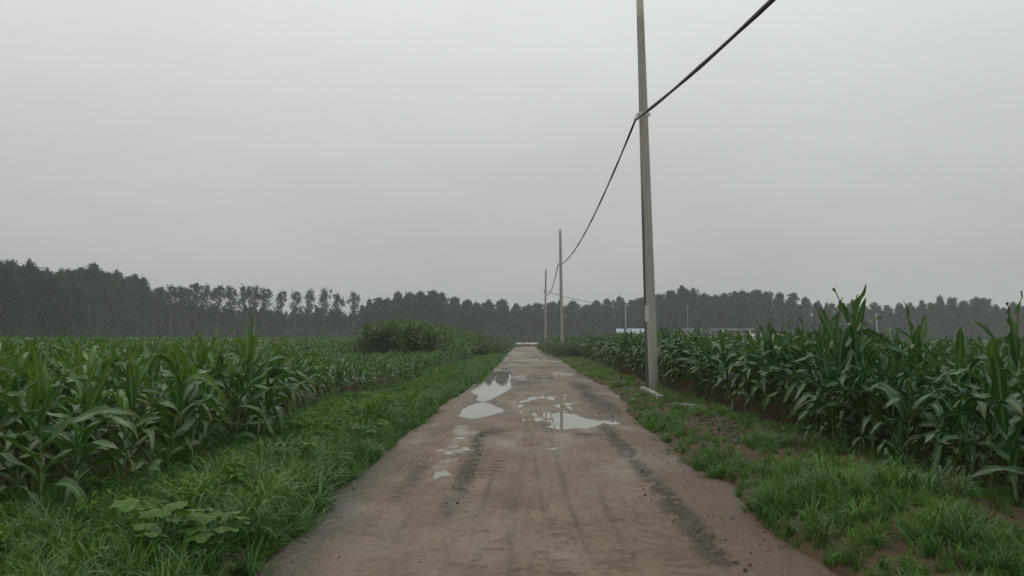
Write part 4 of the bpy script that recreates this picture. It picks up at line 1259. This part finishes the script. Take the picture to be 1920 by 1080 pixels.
# marker post with red top at the track's left side
y = 118.0; x = at(947, y); z = gz(x, y)
e = empty('marker_post', (x, y, z))
mb = MB(); mb.tube([(0, 0, -0.1), (0, 0, 0.42)], [0.085, 0.08], 10); mb.obj('shaft', M['white'], e, True)
mb = MB(); mb.tube([(0, 0, 0.42), (0, 0, 0.62), (0, 0, 0.66)], [0.088, 0.085, 0.05], 10); mb.obj('cap', M['red'], e, True)
tag(e, 'small white marker post with red cap left of the track end', 'marker post')

# ================================================================== FAR ROADSIDE
ZR = 0.12
def lamp_pole(px, y, top, label, k=1.0):
    x = at(px, y); e = empty('street_pole', (x, y, ZR - 0.1))
    h = zat(top, y) - ZR
    mb = MB(); mb.tube([(0, 0, 0), (0, 0, h * 0.5), (0, 0, h)], [0.13 * k, 0.11 * k, 0.085 * k], 10); mb.obj('shaft', M['steel'], e, True)
    mb = MB(); mb.box(-0.2, 0.2, -0.2, 0.2, 0, 0.25); mb.obj('foot', M['kerbstone'], e)
    mb = MB(); mb.box(-0.45, 0.45, -0.06, 0.06, h - 0.35, h - 0.24); mb.obj('crossarm', M['steel'], e)
    tag(e, label, 'pole', 'thin poles along the cross road')
    return Vector((x, y, h + ZR - 0.3))
B4 = lamp_pole(1172.5, 160, 570, 'thin grey pole standing before the billboard')
lamp_pole(1288, 192, 572, 'thin grey pole just right of the nearest concrete pole, beyond the shed', 0.5)
lamp_pole(1638, 165, 586, 'thin pale pole alone above the right field')
cable(A3, B4, 0.5, 0.035, 'thin cable from the farthest concrete pole towards the billboard')

# billboard
y = 168.0
xa, xb = at(1155, y), at(1217, y); zb, zt = zat(626.5, y), zat(615.5, y)
e = empty('billboard', ((xa + xb) / 2, y, ZR)); w2 = (xb - xa) / 2
zb -= ZR; zt -= ZR
MB().box(-w2, w2, -0.05, 0.05, zb, zt).obj('panel', M['banner'], e)
MB().box(-w2, w2, -0.075, -0.054, zt - 0.13, zt).obj('blue_strip', M['skyblue_paint'], e)
g_ = MB(); n = 24; pts_ = [(-w2, zb), (w2, zb)] + [(w2 - 2 * w2 * k / n, zb + 0.26 + 0.10 * math.sin(k * 1.3) + 0.06 * math.sin(k * 2.9)) for k in range(n + 1)]
g_.prism(pts_, -0.072, -0.054).obj('green_landscape', M['leafgreen_paint'], e)
for k in range(9):                                     # red lettering too small to read: block characters of a few strokes
    cx = -w2 * 0.72 + k * w2 * 0.155; r = np.random.RandomState(k)
    cm = MB(); zc = (zb + zt) / 2 + 0.02; s = 0.26
    cm.box(cx - s * .5, cx + s * .5, -0.075, -0.054, zc + s * .42, zc + s * .6)
    cm.box(cx - s * .5, cx + s * .5, -0.0755, -0.0545, zc - s * .1, zc + s * .05)
    cm.box(cx - s * (.1 + .3 * r.rand()), cx + s * .06, -0.076, -0.055, zc - s * .75, zc + s * .42)
    if k % 2: cm.box(cx + s * .28, cx + s * .44, -0.0765, -0.0555, zc - s * .75, zc + s * .3)
    cm.obj('lettering', M['red'], e)
for k in (-0.82, 0, 0.82): MB().tube([(k * w2, 0.1, -0.1), (k * w2, 0.1, zt - 0.1)], 0.07, 8).obj('post', M['steel'], e, True)
tag(e, 'pale blue roadside billboard with red lettering and green landscape', 'billboard')

def wheel(e, x, y, r):
    MB().tube([(x, y - 0.12, r), (x, y + 0.12, r)], r, 16).obj('wheel', M['tyre'], e, True)
def truck(px, y, label, cabmat, boxmat, flip=1):
    e = empty('small_truck', (at(px, y), y, ZR)); e.scale = (flip, 1, 1)
    MB().prism([(-2.6, 0.5), (-2.6, 1.25), (-2.35, 1.95), (-2.15, 2.1), (-1.1, 2.1), (-1.1, 0.5)], -0.9, 0.9).obj('cab', cabmat, e)
    MB().prism([(-2.52, 1.3), (-2.30, 1.88), (-1.95, 1.88), (-1.95, 1.3)], -0.915, 0.915).obj('window', M['glass'], e)
    MB().box(-2.63, -2.4, -0.8, 0.8, 0.45, 0.65).obj('bumper', M['steel'], e)
    MB().box(-1.0, 2.6, -0.95, 0.95, 0.75, 1.45).obj('cargo_bed', boxmat, e)
    MB().box(-2.3, 2.5, -0.4, 0.4, 0.45, 0.72).obj('chassis', M['tyre'], e)
    for x in (-1.8, 1.6):
        for s in (-1, 1): wheel(e, x, s * 0.8, 0.42)
    for s in (-1, 1): MB().box(-2.66, -2.6, s * 0.65 - 0.14, s * 0.65 + 0.14, 0.75, 0.95).obj('headlight', M['white'], e)
    tag(e, label, 'truck')
truck(1216, 172, 'small red truck half hidden by the nearest pole', M['red'], M['red'])
truck(1392, 176, 'small white truck parked before the long shed', M['white'], M['steel'], -1)
# white car behind the billboard's posts
e = empty('white_car', (at(1176, 182), 182, ZR))
MB().prism([(-2.1, 0.35), (-2.15, 0.85), (-1.2, 0.95), (-0.6, 1.42), (0.9, 1.45), (1.7, 0.95), (2.1, 0.85), (2.1, 0.35)], -0.85, 0.85).obj('body', M['white'], e)
MB().prism([(-0.98, 0.97), (-0.52, 1.34), (0.05, 1.36), (0.05, 0.97)], -0.865, 0.865).obj('window', M['glass'], e)
MB().prism([(0.13, 0.97), (0.13, 1.36), (0.85, 1.37), (1.38, 0.97)], -0.866, 0.866).obj('window', M['glass'], e)
for x in (-1.35, 1.35):
    for s in (-1, 1): wheel(e, x, s * 0.75, 0.32)
tag(e, 'white car seen under the billboard', 'car')

# long flat-roofed shed with white eave
y = 190.0
xa, xb = at(1272, y), at(1410, y); zr = zat(616.5, y) - ZR
e = empty('roadside_shed', ((xa + xb) / 2, y, ZR)); w2 = (xb - xa) / 2
MB().box(-w2 + 0.6, w2 - 0.6, 1.5, 5.5, -0.1, zr - 0.3).obj('wall', M['greywall'], e)
rf = MB().box(-w2, w2, -0.6, 6.2, zr - 0.28, zr - 0.06).obj('roof', M['greywall'], e)
MB().box(-w2 - 0.05, w2 + 0.05, -0.72, -0.61, zr - 0.17, zr).obj('eave', M['steel'], rf)
for k in range(6):
    x = -w2 + 0.9 + k * (2 * w2 - 1.8) / 5
    MB().box(x - 0.08, x + 0.08, -0.4, -0.24, -0.1, zr - 0.29).obj('post', M['white'], e)
for k in range(5):
    x = -w2 + 2.3 + k * (2 * w2 - 4.6) / 4
    wf_ = MB().box(x - 0.75, x + 0.75, 1.44, 1.498, 0.95, 2.15).obj('window', M['white'], e)
    for s in (-1, 1): MB().box(x + s * 0.36 - 0.31, x + s * 0.36 + 0.31, 1.41, 1.438, 1.03, 2.07).obj('pane', M['glass'], wf_)
MB().box(w2 - 1.9, w2 - 1.0, 1.43, 1.497, 0, 2.1).obj('door', M['skyblue_paint'], e)
tag(e, 'long low shed with thin white eave beyond the right field', 'shed')
# cream hut
y = 172.0
e = empty('cream_hut', (at(1448, y), y, ZR)); zr = zat(627, y) - ZR
MB().box(-2.2, 0.6, 0, 3, -0.1, zr).obj('wall', M['cream'], e)
MB().box(0.61, 3.2, 0.3, 3, -0.1, zr - 0.1).obj('side_wall', M['greywall'], e)
rf = MB().box(-2.4, 3.4, -0.25, 3.25, zr + 0.003, zr + 0.14).obj('roof', M['steel'], e)
wf_ = MB().box(1.2, 2.6, 0.24, 0.297, 0.9, 1.75).obj('window', M['white'], e)
MB().box(1.3, 2.5, 0.21, 0.238, 1.0, 1.65).obj('pane', M['glass'], wf_)
MB().box(-1.4, -0.5, -0.05, -0.003, 0, 1.75).obj('door', M['greywall'], e)
tag(e, 'cream-walled hut right of the long shed', 'hut')

# ================================================================== HAZE
m, t, o = new_mat('haze_air')
pv = N(t, 'ShaderNodeVolumePrincipled', {'Color': (0.93, 0.97, 0.98, 1), 'Density': 0.00066, 'Anisotropy': 0.2})
t.links.new(pv.outputs[0], o.inputs['Volume'])
hz = MB().box(-640, 640, -60, 740, -1.6, 24).obj('haze', m)
tag(hz, 'thin grey rain haze over the fields', None, None, 'stuff')
